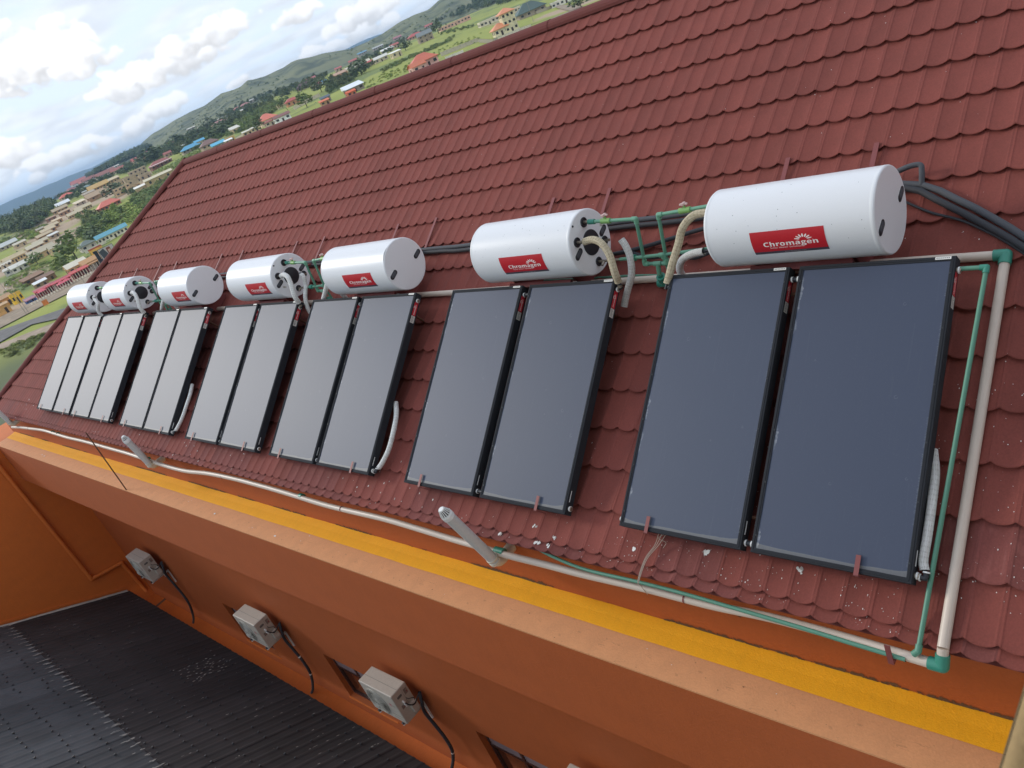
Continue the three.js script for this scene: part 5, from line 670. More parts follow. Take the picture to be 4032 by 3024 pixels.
// z x y: foot of the middle of the front, w: width in zoom pixels, o: {h storey height, n storeys, d depth ratio, roof, rc, wc, rot, win}
function house(z, x, y, w, label, o) {
  const p = pick(...px(z, x, y)), W = w * Z[z][2] * p.D / F, n = o.n || 1, Hh = (o.h || Math.min(3.4, W * 0.42)) * n, D = W * (o.d || 0.7), rh = (o.rh ?? 0.24) * Math.min(D, W), ov = o.ov ?? Math.min(0.6, W * 0.06);
  const g = thing(o.name || 'house', label, o.cat || 'house', [p.x, p.y - 0.15, p.z]);
  g.rotation.y = Math.atan2(EYE.x - p.x, EYE.z - p.z) + (o.rot || 0);
  const wm = HM(o.wc || '#cdb894'), rm = tinM(o.rc || '#b0a794'), z0 = -D / 2;
  part(g, 'wall', box(W, Hh + 2, D, 0, Hh / 2 - 1, z0), wm);
  const X = W / 2 + ov, Z1 = ov, Z0 = -D - ov, q = mb(), zm = -D / 2, roof = o.roof || 'gable';
  if (roof === 'gable') { q.quad([-X, Hh, Z1], [X, Hh, Z1], [X, Hh + rh, zm], [-X, Hh + rh, zm]); q.quad([X, Hh, Z0], [-X, Hh, Z0], [-X, Hh + rh, zm], [X, Hh + rh, zm]); q.tri([-W / 2, Hh, 0], [-W / 2, Hh + rh * 0.97, zm], [-W / 2, Hh, -D]); q.tri([W / 2, Hh, 0], [W / 2, Hh, -D], [W / 2, Hh + rh * 0.97, zm]); q.quad([-X, Hh - 0.18, Z1], [X, Hh - 0.18, Z1], [X, Hh, Z1], [-X, Hh, Z1]); }
  else if (roof === 'hip') { const k = Math.min(X * 0.98, D / 2 + ov); q.quad([-X, Hh, Z1], [X, Hh, Z1], [X - k, Hh + rh, zm], [-X + k, Hh + rh, zm]); q.quad([X, Hh, Z0], [-X, Hh, Z0], [-X + k, Hh + rh, zm], [X - k, Hh + rh, zm]); q.tri([-X, Hh, Z0], [-X, Hh, Z1], [-X + k, Hh + rh, zm]); q.tri([X, Hh, Z1], [X, Hh, Z0], [X - k, Hh + rh, zm]); q.quad([-X, Hh - 0.22, Z1], [X, Hh - 0.22, Z1], [X, Hh, Z1], [-X, Hh, Z1]); q.quad([X, Hh - 0.22, Z1], [X, Hh - 0.22, Z0], [X, Hh, Z0], [X, Hh, Z1]); q.quad([-X, Hh - 0.22, Z0], [-X, Hh - 0.22, Z1], [-X, Hh, Z1], [-X, Hh, Z0]); }
  else if (roof === 'shed') { q.quad([-X, Hh, Z1], [X, Hh, Z1], [X, Hh + rh, Z0], [-X, Hh + rh, Z0]); q.quad([-X, Hh - 0.15, Z1], [X, Hh - 0.15, Z1], [X, Hh, Z1], [-X, Hh, Z1]); q.tri([X, Hh, Z1], [X, Hh, Z0], [X, Hh + rh, Z0]); q.tri([-X, Hh, Z0], [-X, Hh, Z1], [-X, Hh + rh, Z0]); }
  if (roof === 'flat') { part(g, 'parapet', [box(W + 0.1, 0.5, 0.2, 0, Hh + 0.2, -0.1), box(W + 0.1, 0.5, 0.2, 0, Hh + 0.2, -D + 0.1), box(0.2, 0.5, D - 0.4, W / 2 - 0.08, Hh + 0.2, zm), box(0.2, 0.5, D - 0.4, -W / 2 + 0.08, Hh + 0.2, zm)], HM(o.rc || '#c8b79a')); }
  else { const r = part(g, 'roof', q.geo(), rm); if (o.zig) { const zq = mb(); const m = Math.max(5, Math.round(W / 2.2)); for (let i = 0; i < m; i++) { const a = mix(-X, X, i / m), b = mix(-X, X, (i + 1) / m); zq.tri([a, Hh - 0.05, Z1 + 0.06], [(a + b) / 2, Hh - 0.95, Z1 + 0.06], [b, Hh - 0.05, Z1 + 0.06]); zq.quad([a, Hh - 0.05, Z1 + 0.06], [b, Hh - 0.05, Z1 + 0.06], [b, Hh + 0.35, Z1 - 0.2], [a, Hh + 0.35, Z1 - 0.2]); } part(r, 'zigzag_trim', zq.geo(), HM(o.zig)); } }
  const nw = o.win ?? Math.max(2, Math.round(W / 3.4)), sh = Hh / n;
  for (let s = 0; s < n; s++) for (let i = 0; i < nw; i++) { const cx = mix(-W / 2, W / 2, (i + 0.5) / nw), mid = s === 0 && i === Math.floor(nw / 2); if (mid) part(g, 'door', box(Math.min(1.0, W / nw * 0.5), sh * 0.66, 0.10, cx, sh * 0.33, 0.02), doorM); else part(g, 'window', box(Math.min(1.5, W / nw * 0.5), sh * 0.36, 0.10, cx, sh * (s + 0.58), 0.02), winM); }
  for (let i = 0; i < Math.max(1, Math.round(nw * 0.6)); i++) for (const sd of [1, -1]) part(g, 'window', box(0.10, sh * 0.36, Math.min(1.3, D * 0.2), sd * (W / 2 + 0.01), Hh - sh * 0.42, mix(0, -D, (i + 0.5) / Math.max(1, Math.round(nw * 0.6)))), winM);
  if (o.cols) { const c = []; const yv = Math.min(Hh, 3); for (let i = 0; i <= o.cols; i++) part(g, 'column', box(0.3, yv, 0.3, mix(-W / 2 + 0.15, W / 2 - 0.15, i / o.cols), yv / 2, 2.1), HM(o.cc || o.wc || '#cdb894')); part(g, 'veranda_roof', (() => { const v = mb(); v.quad([-X, yv - 0.1, 2.6], [X, yv - 0.1, 2.6], [X, yv + 0.35, -0.05], [-X, yv + 0.35, -0.05]); v.quad([-X, yv - 0.4, 2.6], [X, yv - 0.4, 2.6], [X, yv - 0.1, 2.6], [-X, yv - 0.1, 2.6]); return v.geo(); })(), tinM(o.vc || o.rc || '#b0a794')); }
  return g;
}
// lower left: shops and old houses along the street
house('m2', 345, 1075, 95, 'low blue fronted shop with a rusty roof between the yellow house and the red shops', { rc: '#8d7a72', wc: '#5f78a8', roof: 'shed', d: 0.5, cols: 4, vc: '#a8747a', rot: 0.12, rh: 0.3 });
house('m2', 520, 985, 180, 'longest red fronted shop row with pink parasols, left part', { rc: '#a8726a', wc: '#a02f38', roof: 'gable', d: 0.28, cols: 8, cc: '#d8c6b4', vc: '#b23a42', rot: 0.12, h: 3.2 });
house('m2', 700, 900, 170, 'red fronted shop row with white posts, right of the pink parasols', { rc: '#9c5a52', wc: '#9a3038', roof: 'gable', d: 0.28, cols: 7, cc: '#dccbb8', vc: '#b84048', rot: 0.12, h: 3.2 });
house('m2', 895, 790, 160, 'red and white shop row at the right end of the street', { rc: '#b4483e', wc: '#7c3a34', roof: 'shed', d: 0.3, cols: 6, cc: '#d4c2ac', vc: '#bf4a44', rot: 0.12, h: 3.0 });
house('m2', 225, 1080, 100, 'bright yellow corner building at the street', { rc: '#d6b250', wc: '#e0bb3a', roof: 'flat', n: 1, h: 4.2, d: 0.7, win: 3, rot: 0.15 });
house('m2', 85, 1120, 150, 'tan building with a striped rusty roof left of the yellow house', { rc: '#a98358', wc: '#c08a4e', roof: 'shed', d: 0.6, rot: 0.1, rh: 0.3, h: 3.6 });
house('m2', 50, 1210, 150, 'tan house front at the left edge below the striped rusty roof', { rc: '#b89468', wc: '#c69a5c', roof: 'shed', d: 0.4, rot: 0.1, h: 3.8 });
house('m2', 880, 735, 190, 'building with a large cream sheet roof behind the red shops', { rc: '#ddd2ba', wc: '#b98f5e', roof: 'gable', d: 0.6, rot: 0.25, rh: 0.35, h: 3.2 });
house('m2', 1075, 690, 220, 'long building with a tan tiled front roof and arches, right of the cream roof', { rc: '#b98a58', wc: '#d8cfc0', roof: 'shed', d: 0.35, cols: 7, cc: '#e2dacb', rot: 0.22, h: 3.6, rh: 0.45 });
house('m2', 1090, 570, 120, 'yellow and red fronted upper storey left of the billboard', { rc: '#b0523e', wc: '#d8a850', roof: 'flat', n: 1, h: 4, d: 0.5, rot: 0.2 });
house('m2', 985, 500, 150, 'house with a grey green hipped roof left of the billboard', { rc: '#6f766c', wc: '#c9bfae', roof: 'hip', d: 0.8, rot: 0.15, rh: 0.3, h: 3.0 });
house('m2', 1250, 380, 300, 'long building with a light blue roof beside the tiled hip', { rc: '#6fa6b4', wc: '#d6cdba', roof: 'gable', d: 0.22, rot: 0.12, h: 3.2, win: 8, rh: 0.5 });
house('m2', 500, 575, 240, 'long tan house with a grey sheet roof in the meadow', { rc: '#bdb094', wc: '#c4a578', roof: 'gable', d: 0.45, rot: 0.25, h: 3.2, rh: 0.4 });
house('m2', 640, 540, 110, 'tan house with a raised grey roof at the right of the long tan house', { rc: '#b9ad92', wc: '#cbb089', roof: 'gable', d: 0.7, rot: 0.2, h: 3.8, rh: 0.35 });
house('m2', 745, 470, 110, 'brown sheet roofed shed above the long tan house', { rc: '#a08a70', wc: '#8f7355', roof: 'shed', d: 0.6, rot: -0.3, h: 2.8, rh: 0.4 });
house('m2', 90, 490, 200, 'long pale grey metal roof at the left edge under the wood', { rc: '#c9c8c0', wc: '#a99c84', roof: 'gable', d: 0.3, rot: 0.2, h: 2.6, rh: 0.5 });
house('m2', 190, 640, 190, 'yellowish row house with dark doors at the left', { rc: '#c4b088', wc: '#cbb07c', roof: 'gable', d: 0.35, rot: 0.25, h: 3.2, win: 7, rh: 0.45 });
house('m2', 65, 710, 140, 'house with a row of white arches at the left edge', { rc: '#b8a98c', wc: '#c6b394', roof: 'gable', d: 0.5, rot: 0.25, h: 3, zig: '#e9e2d2' });
house('m2', 240, 730, 150, 'white house with a pale roof in front of the arches', { rc: '#ddd6c6', wc: '#d3cab8', roof: 'gable', d: 0.5, rot: 0.25, h: 3, rh: 0.4 });
house('m2', 150, 770, 130, 'plain grey white house standing lowest at the left meadow', { rc: '#c9c2b4', wc: '#bdb7ab', roof: 'gable', d: 0.7, rot: -0.2, h: 3.4, win: 2, rh: 0.2 });
house('m2', 330, 670, 120, 'low house with a beige roof right of the white house', { rc: '#cfc2a6', wc: '#b89d74', roof: 'shed', d: 0.6, rot: 0.2, h: 2.8 });
house('m2', 470, 460, 130, 'beige roofed old house above the long tan house', { rc: '#c4b698', wc: '#b79a72', roof: 'gable', d: 0.5, rot: 0.2, h: 2.8, rh: 0.35 });
house('m2', 410, 510, 150, 'old house with a pale ridge roof left of the long tan house', { rc: '#cabd9f', wc: '#aa8c68', roof: 'gable', d: 0.45, rot: 0.2, h: 2.7, rh: 0.4 });
house('m2', 240, 470, 110, 'small beige house under the right end of the pale grey roof', { rc: '#c7bca4', wc: '#bca582', roof: 'gable', d: 0.6, rot: 0.2, h: 2.8 });
house('m2', 590, 280, 120, 'topmost of the brown old houses in the bare earth', { rc: '#c6b18e', wc: '#b08a66', roof: 'gable', d: 0.55, rot: 0.25, h: 2.8, rh: 0.3 });
house('m2', 550, 325, 130, 'second of the brown old houses in the bare earth', { rc: '#c9b592', wc: '#a9805e', roof: 'gable', d: 0.5, rot: 0.25, h: 2.8, rh: 0.3 });
house('m2', 515, 385, 140, 'third and widest of the brown old houses in the bare earth', { rc: '#c2ac88', wc: '#a0785a', roof: 'gable', d: 0.5, rot: 0.25, h: 3, rh: 0.3 });
house('m2', 610, 370, 90, 'shed with a whitish metal roof beside the brown old houses', { rc: '#cfccc2', wc: '#9c8468', roof: 'shed', d: 0.6, rot: 0.3, h: 2.5 });
house('m2', 460, 310, 70, 'lone small grey roofed hut at the edge of the scrub', { rc: '#a79c88', wc: '#a08464', roof: 'gable', d: 0.8, rot: 0.3, h: 2.5 });
house('m2', 400, 850, 190, 'rusty brown low shed behind the shops', { rc: '#8b6748', wc: '#7a5a40', roof: 'shed', d: 0.5, rot: 0.25, h: 2.6, rh: 0.25 });
house('m2', 540, 845, 150, 'second rusty brown shed behind the red shops', { rc: '#7f5f48', wc: '#84644a', roof: 'shed', d: 0.5, rot: 0.2, h: 2.6, rh: 0.3 });
house('m2', 470, 905, 120, 'shed under a white tarpaulin behind the red shops', { rc: '#e8e6e2', wc: '#8a7258', roof: 'gable', d: 0.6, rot: 0.2, h: 2.4, rh: 0.25 });
// middle left: the dense quarter
house('m6', 1060, 885, 190, 'house with a bright white metal roof beside the wood', { rc: '#ebe9e6', wc: '#a8916f', roof: 'gable', d: 0.4, rot: 0.25, h: 3, rh: 0.5 });
house('m6', 1010, 970, 210, 'long beige roofed house under the white roof', { rc: '#b9a484', wc: '#b0926a', roof: 'gable', d: 0.35, rot: 0.2, h: 2.8, rh: 0.45 });
house('m6', 1330, 860, 140, 'whitish house with dark posts above the beige rows', { rc: '#d6c4a4', wc: '#d2c4b0', roof: 'shed', d: 0.6, rot: 0.2, h: 3.2, cols: 4 });
house('m6', 1400, 960, 230, 'long beige row house with a pale verandah', { rc: '#c6b491', wc: '#c2ab86', roof: 'gable', d: 0.4, rot: 0.2, h: 3.2, win: 7, rh: 0.4 });
house('m6', 1270, 1050, 210, 'lowest beige row house above the dark bushes', { rc: '#c9b896', wc: '#b99f78', roof: 'gable', d: 0.4, rot: 0.2, h: 3, win: 6, rh: 0.4 });
house('m6', 1080, 1010, 150, 'reddish earth house left of the beige rows', { rc: '#b79a78', wc: '#a37e60', roof: 'gable', d: 0.5, rot: 0.2, h: 2.8 });
house('m6', 860, 1110, 130, 'low reddish brown house at the foot of the wood', { rc: '#a98a6c', wc: '#94705a', roof: 'gable', d: 0.5, rot: 0.25, h: 2.6 });
house('m6', 970, 1150, 120, 'tan hut between the wood and the bare earth', { rc: '#c9b08c', wc: '#b08d6a', roof: 'shed', d: 0.7, rot: 0.2, h: 2.8 });
house('m6', 1120, 745, 190, 'orange hipped house between the dark trees left of the town', { rc: '#cc6a58', wc: '#cbb49a', roof: 'hip', d: 0.6, rot: 0.2, h: 3, rh: 0.3 });
house('m6', 745, 735, 260, 'long blue roofed school on the rise above the wood', { rc: '#7fa2b8', wc: '#c4bcb4', roof: 'gable', d: 0.25, rot: 0.25, h: 3.2, win: 7, rh: 0.6 });
house('m6', 1160, 590, 160, 'dull red roofed building left of the large red roof far away', { rc: '#a86a5e', wc: '#c0a894', roof: 'hip', d: 0.6, rot: 0.2, h: 3.2, rh: 0.3 });
house('m6', 980, 600, 190, 'dark unfinished several storey block on the far rise', { rc: '#857a78', wc: '#8a807c', roof: 'flat', n: 3, h: 2.6, d: 0.4, rot: 0.2, win: 6 });
house('m6', 1300, 475, 220, 'large bright red roofed building on the far skyline', { rc: '#c06a5a', wc: '#d2c2b2', roof: 'gable', d: 0.5, rot: 0.25, h: 3.6, rh: 0.4 });
house('m6', 1360, 505, 100, 'small orange roofed house below the large red roof', { rc: '#cc7458', wc: '#cbb49c', roof: 'gable', d: 0.7, rot: 0.2, h: 3 });
house('m6', 1470, 465, 180, 'dull red long roof right of the large red roof', { rc: '#a86b5c', wc: '#c3ab96', roof: 'gable', d: 0.4, rot: 0.2, h: 3.2, rh: 0.5 });
house('m6', 1270, 600, 130, 'dull red hipped house in the gardens below the skyline', { rc: '#b06456', wc: '#c4ae98', roof: 'hip', d: 0.7, rot: 0.15, h: 3 });
house('m6', 1450, 600, 120, 'grey green hipped house in the dense quarter', { rc: '#7e8c86', wc: '#b8ad9c', roof: 'hip', d: 0.8, rot: 0.15, h: 3 });
house('m6', 1440, 670, 120, 'grey metal roofed house below the grey green one', { rc: '#aaa89e', wc: '#a8947a', roof: 'gable', d: 0.5, rot: 0.2, h: 2.8 });
house('m6', 1490, 705, 160, 'brown grey verandah house beside the grey roofs', { rc: '#a3937c', wc: '#8d7658', roof: 'shed', d: 0.6, rot: 0.2, h: 3 });
house('m3', 320, 815, 230, 'long house with an ochre yellow sheet roof', { rc: '#c9a468', wc: '#a8825c', roof: 'gable', d: 0.35, rot: 0.2, h: 3.2, rh: 0.5 });
house('m3', 350, 905, 300, 'wide brown roofed warehouse below the ochre roof', { rc: '#a38764', wc: '#9a7a5a', roof: 'shed', d: 0.5, rot: 0.15, h: 3, rh: 0.3, win: 3 });
house('m3', 500, 720, 150, 'sheds with pale corrugated roofs right of the ochre roof', { rc: '#c3ae88', wc: '#a98c68', roof: 'shed', d: 0.6, rot: 0.2, h: 3 });
house('m3', 470, 830, 130, 'brick coloured small block above the dark round tree', { rc: '#b29872', wc: '#a67f58', roof: 'flat', d: 0.7, rot: 0.15, h: 3.6 });
house('m3', 600, 750, 200, 'tan block with a sheet roof at the left of the concrete shells', { rc: '#b9a888', wc: '#b89f7a', roof: 'flat', n: 1, d: 0.5, rot: 0.15, h: 4 });
house('m3', 640, 870, 190, 'tan unfinished two storey house right of the dark round tree', { rc: '#c2b292', wc: '#c0a680', roof: 'flat', n: 2, h: 2.8, d: 0.5, rot: 0.2 });
house('m3', 780, 730, 200, 'plain tan concrete block in the middle of the dense quarter', { rc: '#b3a284', wc: '#b19c7b', roof: 'flat', n: 2, h: 3, d: 0.6, rot: 0.12, win: 2 });
house('m3', 840, 640, 200, 'concrete shell with an open top floor behind the tan block', { rc: '#c4b496', wc: '#ac9a7e', roof: 'flat', n: 2, h: 3, d: 0.4, rot: 0.15, win: 4 });
house('m3', 930, 690, 130, 'grey tan block with a square window right of the concrete shell', { rc: '#b5a68a', wc: '#a99679', roof: 'flat', n: 1, h: 4.6, d: 0.7, rot: 0.1, win: 2 });
house('m3', 1110, 715, 330, 'long tan building with a pale roof edge at the tiled hip', { rc: '#d6c8a8', wc: '#b89f74', roof: 'gable', d: 0.22, rot: 0.1, h: 4.2, win: 3, rh: 0.3 });
house('m3', 905, 840, 170, 'tan house with a white sheet roof edge and plain wall', { rc: '#e6e0d2', wc: '#bfa67c', roof: 'shed', d: 0.5, rot: 0.1, h: 4, win: 1, rh: 0.2 });
house('m3', 780, 820, 150, 'tan garage with parked vehicle in its open front', { rc: '#b9a07a', wc: '#b4966e', roof: 'flat', d: 0.6, rot: 0.15, h: 3.4, win: 3 });
house('m3', 470, 1060, 250, 'brick house with a bright salmon hipped roof in the banana field', { rc: '#d2735f', wc: '#a0664a', roof: 'hip', d: 0.55, rot: 0.25, h: 3.2, win: 5, rh: 0.38 });
house('m3', 565, 1225, 110, 'low pale roofed shed in the banana field', { rc: '#d8ccb4', wc: '#a89070', roof: 'gable', d: 0.35, rot: 0.2, h: 2.2 });
house('m3', 1130, 510, 250, 'house with a white zigzag roof edge and dull red roof', { rc: '#9c5c52', wc: '#8f6a58', roof: 'hip', d: 0.5, rot: 0.2, h: 3.2, zig: '#ece6dc', cols: 5, vc: '#8f5a50', rh: 0.3 });
house('m3', 1220, 385, 90, 'dull red gabled wing above the white zigzag house', { rc: '#a05f54', wc: '#a88a74', roof: 'gable', d: 0.7, rot: 0.2, h: 3.2, rh: 0.35 });
house('m3', 1230, 620, 110, 'ruined tan hut below the zigzag house', { rc: '#bda88a', wc: '#b39a78', roof: 'flat', d: 0.6, rot: 0.1, h: 2.6 });
house('m3', 1520, 310, 220, 'house with a light blue zigzag roof edge', { rc: '#5e9fbb', wc: '#b7a690', roof: 'hip', d: 0.5, rot: 0.15, h: 3, zig: '#58a2c4', cols: 5, vc: '#5e9fbb', rh: 0.3 });
house('m3', 1640, 235, 120, 'cream gabled house with a blue roof behind the blue zigzag house', { rc: '#5aa0bd', wc: '#cbb894', roof: 'gable', d: 0.8, rot: 0.1, h: 3.6 });
house('m3', 1420, 270, 90, 'small white roofed shed left of the blue zigzag house', { rc: '#dcd9d0', wc: '#a6977e', roof: 'gable', d: 0.5, rot: 0.2, h: 2.6 });
house('m3', 560, 590, 160, 'long dull red roof in the far gardens', { rc: '#a6655a', wc: '#c0aa96', roof: 'gable', d: 0.3, rot: 0.2, h: 3.2, rh: 0.5 });
house('m3', 400, 630, 230, 'far long red brown roofs in a row', { rc: '#a06a5c', wc: '#bba48e', roof: 'gable', d: 0.3, rot: 0.2, h: 3.2, rh: 0.5 });
house('m3', 500, 545, 130, 'far whitish long house under the dim ridge', { rc: '#c4bcae', wc: '#b9ac9a', roof: 'gable', d: 0.3, rot: 0.2, h: 3 });
house('m3', 800, 470, 80, 'pinkish gabled house among the dark trees', { rc: '#b0655a', wc: '#c9b09c', roof: 'gable', d: 0.8, rot: 0.4, h: 3.4, rh: 0.5 });
house('m3', 945, 345, 55, 'small bright red roof high among the trees', { rc: '#c25a56', wc: '#bba08c', roof: 'gable', d: 0.9, rot: 0.5, h: 3 });
house('m3', 990, 310, 60, 'small tan house beside the bright red roof among the trees', { rc: '#cdb08c', wc: '#c4a888', roof: 'gable', d: 0.8, rot: 0.2, h: 3 });
house('m3', 935, 430, 55, 'second small red roof below the first among the trees', { rc: '#bd5c58', wc: '#b49a86', roof: 'gable', d: 0.9, rot: 0.4, h: 3 });
house('m3', 1255, 235, 70, 'red house with a steep roof among dark trees below the hill', { rc: '#b4625c', wc: '#b59a86', roof: 'gable', d: 0.8, rot: 0.3, h: 3, rh: 0.4 });
// below the long hill, seen above the ridge of the tiled roof
house('m4', 1470, 590, 210, 'house with a large salmon hipped roof just above the ridge', { rc: '#d97a64', wc: '#d9c0a4', roof: 'hip', d: 0.8, rot: 0.2, h: 3.2, rh: 0.36 });
house('m4', 1640, 560, 190, 'brown roofed wing with a white gable right of the salmon house', { rc: '#8a5f58', wc: '#e4e2de', roof: 'gable', d: 0.4, rot: 0.15, h: 3, rh: 0.35 });
house('m4', 1480, 615, 110, 'small dull red porch roof in front of the salmon house', { rc: '#9c5a50', wc: '#b9a690', roof: 'hip', d: 0.6, rot: 0.2, h: 2.6 });
house('m4', 1770, 350, 160, 'orange walled house with a red hipped roof behind the tan wall', { rc: '#b2554a', wc: '#c08a62', roof: 'hip', d: 0.6, rot: 0.2, h: 3.4, win: 3, rh: 0.3 });
house('m4', 1920, 150, 200, 'wide dark brown roofed house among the trees', { rc: '#5e4644', wc: '#8c7868', roof: 'hip', d: 0.5, rot: 0.2, h: 3, rh: 0.35 });
house('m4', 2060, 140, 110, 'red roofed house at the upper right of the trees', { rc: '#b2564e', wc: '#c0aa92', roof: 'gable', d: 0.6, rot: 0.2, h: 3 });
house('m4', 1990, 60, 110, 'dull red roof high in the trees beside the brown roof', { rc: '#a35a55', wc: '#b59c8a', roof: 'gable', d: 0.6, rot: 0.2, h: 3 });
house('m4', 2155, 85, 60, 'tiny blue roofed hut in the banana trees', { rc: '#5a9cc6', wc: '#9cb0b8', roof: 'hip', d: 0.9, rot: 0.2, h: 2.6 });
house('m4', 1060, 690, 100, 'small cream house with a whitish roof on the slope above the ridge', { rc: '#d2ccbc', wc: '#cdb48e', roof: 'shed', d: 0.9, rot: 0.3, h: 3, rh: 0.3 });
house('m4', 740, 880, 200, 'house with a brown tiled hipped roof right of the blue zigzag house', { rc: '#86685e', wc: '#b59c80', roof: 'hip', d: 0.6, rot: 0.2, h: 3, rh: 0.36 });
house('m4', 850, 890, 150, 'low shed with a bright light blue roof at the ridge', { rc: '#58a8c4', wc: '#9a9284', roof: 'shed', d: 0.5, rot: 0.12, h: 2.8, rh: 0.35 });
house('m4', 985, 810, 110, 'yellow ochre unfinished walls above the ridge', { rc: '#cdb486', wc: '#c9a865', roof: 'flat', d: 0.6, rot: 0.15, h: 2.8, win: 2 });
house('m4', 970, 835, 90, 'white awning shed at the ridge right of the light blue roof', { rc: '#e9e7e4', wc: '#a89274', roof: 'shed', d: 0.6, rot: 0.15, h: 2.3 });
house('m4', 1200, 735, 110, 'low whitish roofed house at the ridge left of the salmon house', { rc: '#d6cfbc', wc: '#c2ab86', roof: 'gable', d: 0.5, rot: 0.15, h: 2.6 });
house('m4', 1290, 690, 90, 'small beige house near the ridge below the banana plants', { rc: '#cfc6b2', wc: '#bca683', roof: 'gable', d: 0.6, rot: 0.15, h: 2.6 });
house('m4', 1070, 420, 80, 'pink house at the foot of the hill, left of two', { rc: '#b06c66', wc: '#c49c8c', roof: 'hip', d: 0.7, rot: 0.2, h: 3 });
house('m4', 1165, 375, 110, 'pink house at the foot of the hill, right of two', { rc: '#a9706a', wc: '#bf9e90', roof: 'hip', d: 0.6, rot: 0.2, h: 3 });
house('m4', 1155, 445, 80, 'small grey white house under the pink houses', { rc: '#cfcbc2', wc: '#b3a391', roof: 'gable', d: 0.6, rot: 0.2, h: 3 });
house('m4', 860, 610, 170, 'dusty pink roofed group in the middle of the trees', { rc: '#ab7a72', wc: '#bda693', roof: 'hip', d: 0.5, rot: 0.2, h: 3, rh: 0.3 });
house('m4', 900, 545, 130, 'greyish long house above the dusty pink roofs', { rc: '#a8a094', wc: '#a8998a', roof: 'gable', d: 0.4, rot: 0.2, h: 3 });
house('m4', 1270, 310, 90, 'grey house at the right foot of the grassy hill', { rc: '#b4b0a6', wc: '#a2978a', roof: 'gable', d: 0.5, rot: 0.2, h: 3 });
house('m4', 1435, 340, 70, 'green roofed white house among the trees', { rc: '#58685c', wc: '#cfc9bc', roof: 'hip', d: 0.8, rot: 0.2, h: 3 });
house('m4', 490, 665, 90, 'low white house at the left foot of the grassy hill', { rc: '#cbc5b9', wc: '#b5a998', roof: 'gable', d: 0.4, rot: 0.2, h: 2.8 });
house('m4', 630, 650, 100, 'low tan house at the foot of the hill right of the white one', { rc: '#b8a892', wc: '#b09e88', roof: 'gable', d: 0.4, rot: 0.2, h: 2.8 });
house('m4', 2165, 355, 110, 'orange roofed shed hiding behind the ridge', { rc: '#cf6a44', wc: '#a88462', roof: 'shed', d: 0.6, rot: 0.15, h: 2.2 });
house('m4', 2180, 320, 110, 'dark grey roofed shed behind the orange one', { rc: '#4c5560', wc: '#8c8478', roof: 'shed', d: 0.6, rot: 0.15, h: 2.6, rh: 0.3 });
// right: the new quarter in the green field
house('m5', 770, 535, 200, 'pink walled house with a large red hipped roof at the ridge', { rc: '#c46a50', wc: '#d4a49a', roof: 'hip', d: 0.7, rot: 0.15, h: 3.4, n: 1, win: 4, rh: 0.36 });
house('m5', 720, 560, 120, 'red roofed front wing of the pink walled house', { rc: '#c8704f', wc: '#d6aa9c', roof: 'gable', d: 0.6, rot: 0.5, h: 2.6, rh: 0.4 });
house('m5', 1450, 245, 100, 'yellowish tower part of the tall villa with an orange roof', { rc: '#d38a62', wc: '#dccfa8', roof: 'hip', d: 0.9, rot: 0.25, n: 3, h: 3.0, win: 3, rh: 0.35, ov: 0.9, name: 'villa' });
house('m5', 1370, 275, 110, 'lower wing of the tall villa with its own orange roof', { rc: '#d58c64', wc: '#dfd3b0', roof: 'hip', d: 0.8, rot: 0.25, n: 1, h: 3.4, win: 3, rh: 0.4, ov: 0.8, name: 'villa' });
house('m5', 1270, 190, 150, 'roofless white unfinished house with many openings left of the villa', { rc: '#d8cdb8', wc: '#d3c6ae', roof: 'flat', d: 0.6, rot: 0.2, h: 3.2, win: 5 });
house('m5', 1440, 115, 150, 'roofless pale shell with upright wall stubs behind the villa', { rc: '#d9cdb6', wc: '#cfc0a6', roof: 'flat', d: 0.5, rot: 0.2, h: 3.0, win: 6 });
house('m5', 1610, 120, 210, 'grey block house with a dark green hipped roof', { rc: '#4d5c54', wc: '#a39482', roof: 'hip', d: 0.7, rot: 0.2, h: 3.2, win: 4, rh: 0.4, ov: 0.9 });
house('m5', 1000, 200, 240, 'long pink building with an open arcade along the field', { rc: '#d4b09a', wc: '#d2a892', roof: 'flat', d: 0.3, rot: 0.25, h: 3.6, win: 9 });
house('m5', 690, 300, 120, 'red roofed house left of the grey unfinished one', { rc: '#b0544c', wc: '#b59a84', roof: 'hip', d: 0.6, rot: 0.2, h: 3.2 });
house('m5', 770, 325, 110, 'grey roofed unfinished two storey house at the field edge', { rc: '#7f827e', wc: '#a08e78', roof: 'gable', n: 2, h: 2.8, d: 0.6, rot: 0.2, win: 3, rh: 0.4 });
house('m5', 790, 215, 60, 'red roofed house behind the grey unfinished house', { rc: '#ad574f', wc: '#b89e8c', roof: 'gable', d: 0.7, rot: 0.2, h: 3 });
house('m5', 540, 450, 75, 'cream box house with a white flat roof at the field edge', { rc: '#e6e1d6', wc: '#c9b994', roof: 'shed', d: 0.9, rot: 0.3, h: 4.2, win: 2, rh: 0.12 });
house('m5', 415, 485, 105, 'house with a pale sheet roof left of the cream box house', { rc: '#d9d4c6', wc: '#bfb090', roof: 'gable', d: 0.45, rot: 0.25, h: 3.2, rh: 0.35 });
house('m5', 235, 545, 190, 'long cream row house with a pale roof', { rc: '#d6cbb2', wc: '#c8b592', roof: 'gable', d: 0.25, rot: 0.22, h: 3, rh: 0.4, win: 6 });
house('m5', 315, 525, 75, 'red roof at the right end of the cream row house', { rc: '#b6544c', wc: '#b99c86', roof: 'gable', d: 0.7, rot: 0.2, h: 3 });
house('m5', 465, 410, 90, 'white flat roofed house behind the pale sheet roof', { rc: '#dddad2', wc: '#a99e8c', roof: 'shed', d: 0.5, rot: 0.2, h: 3 });
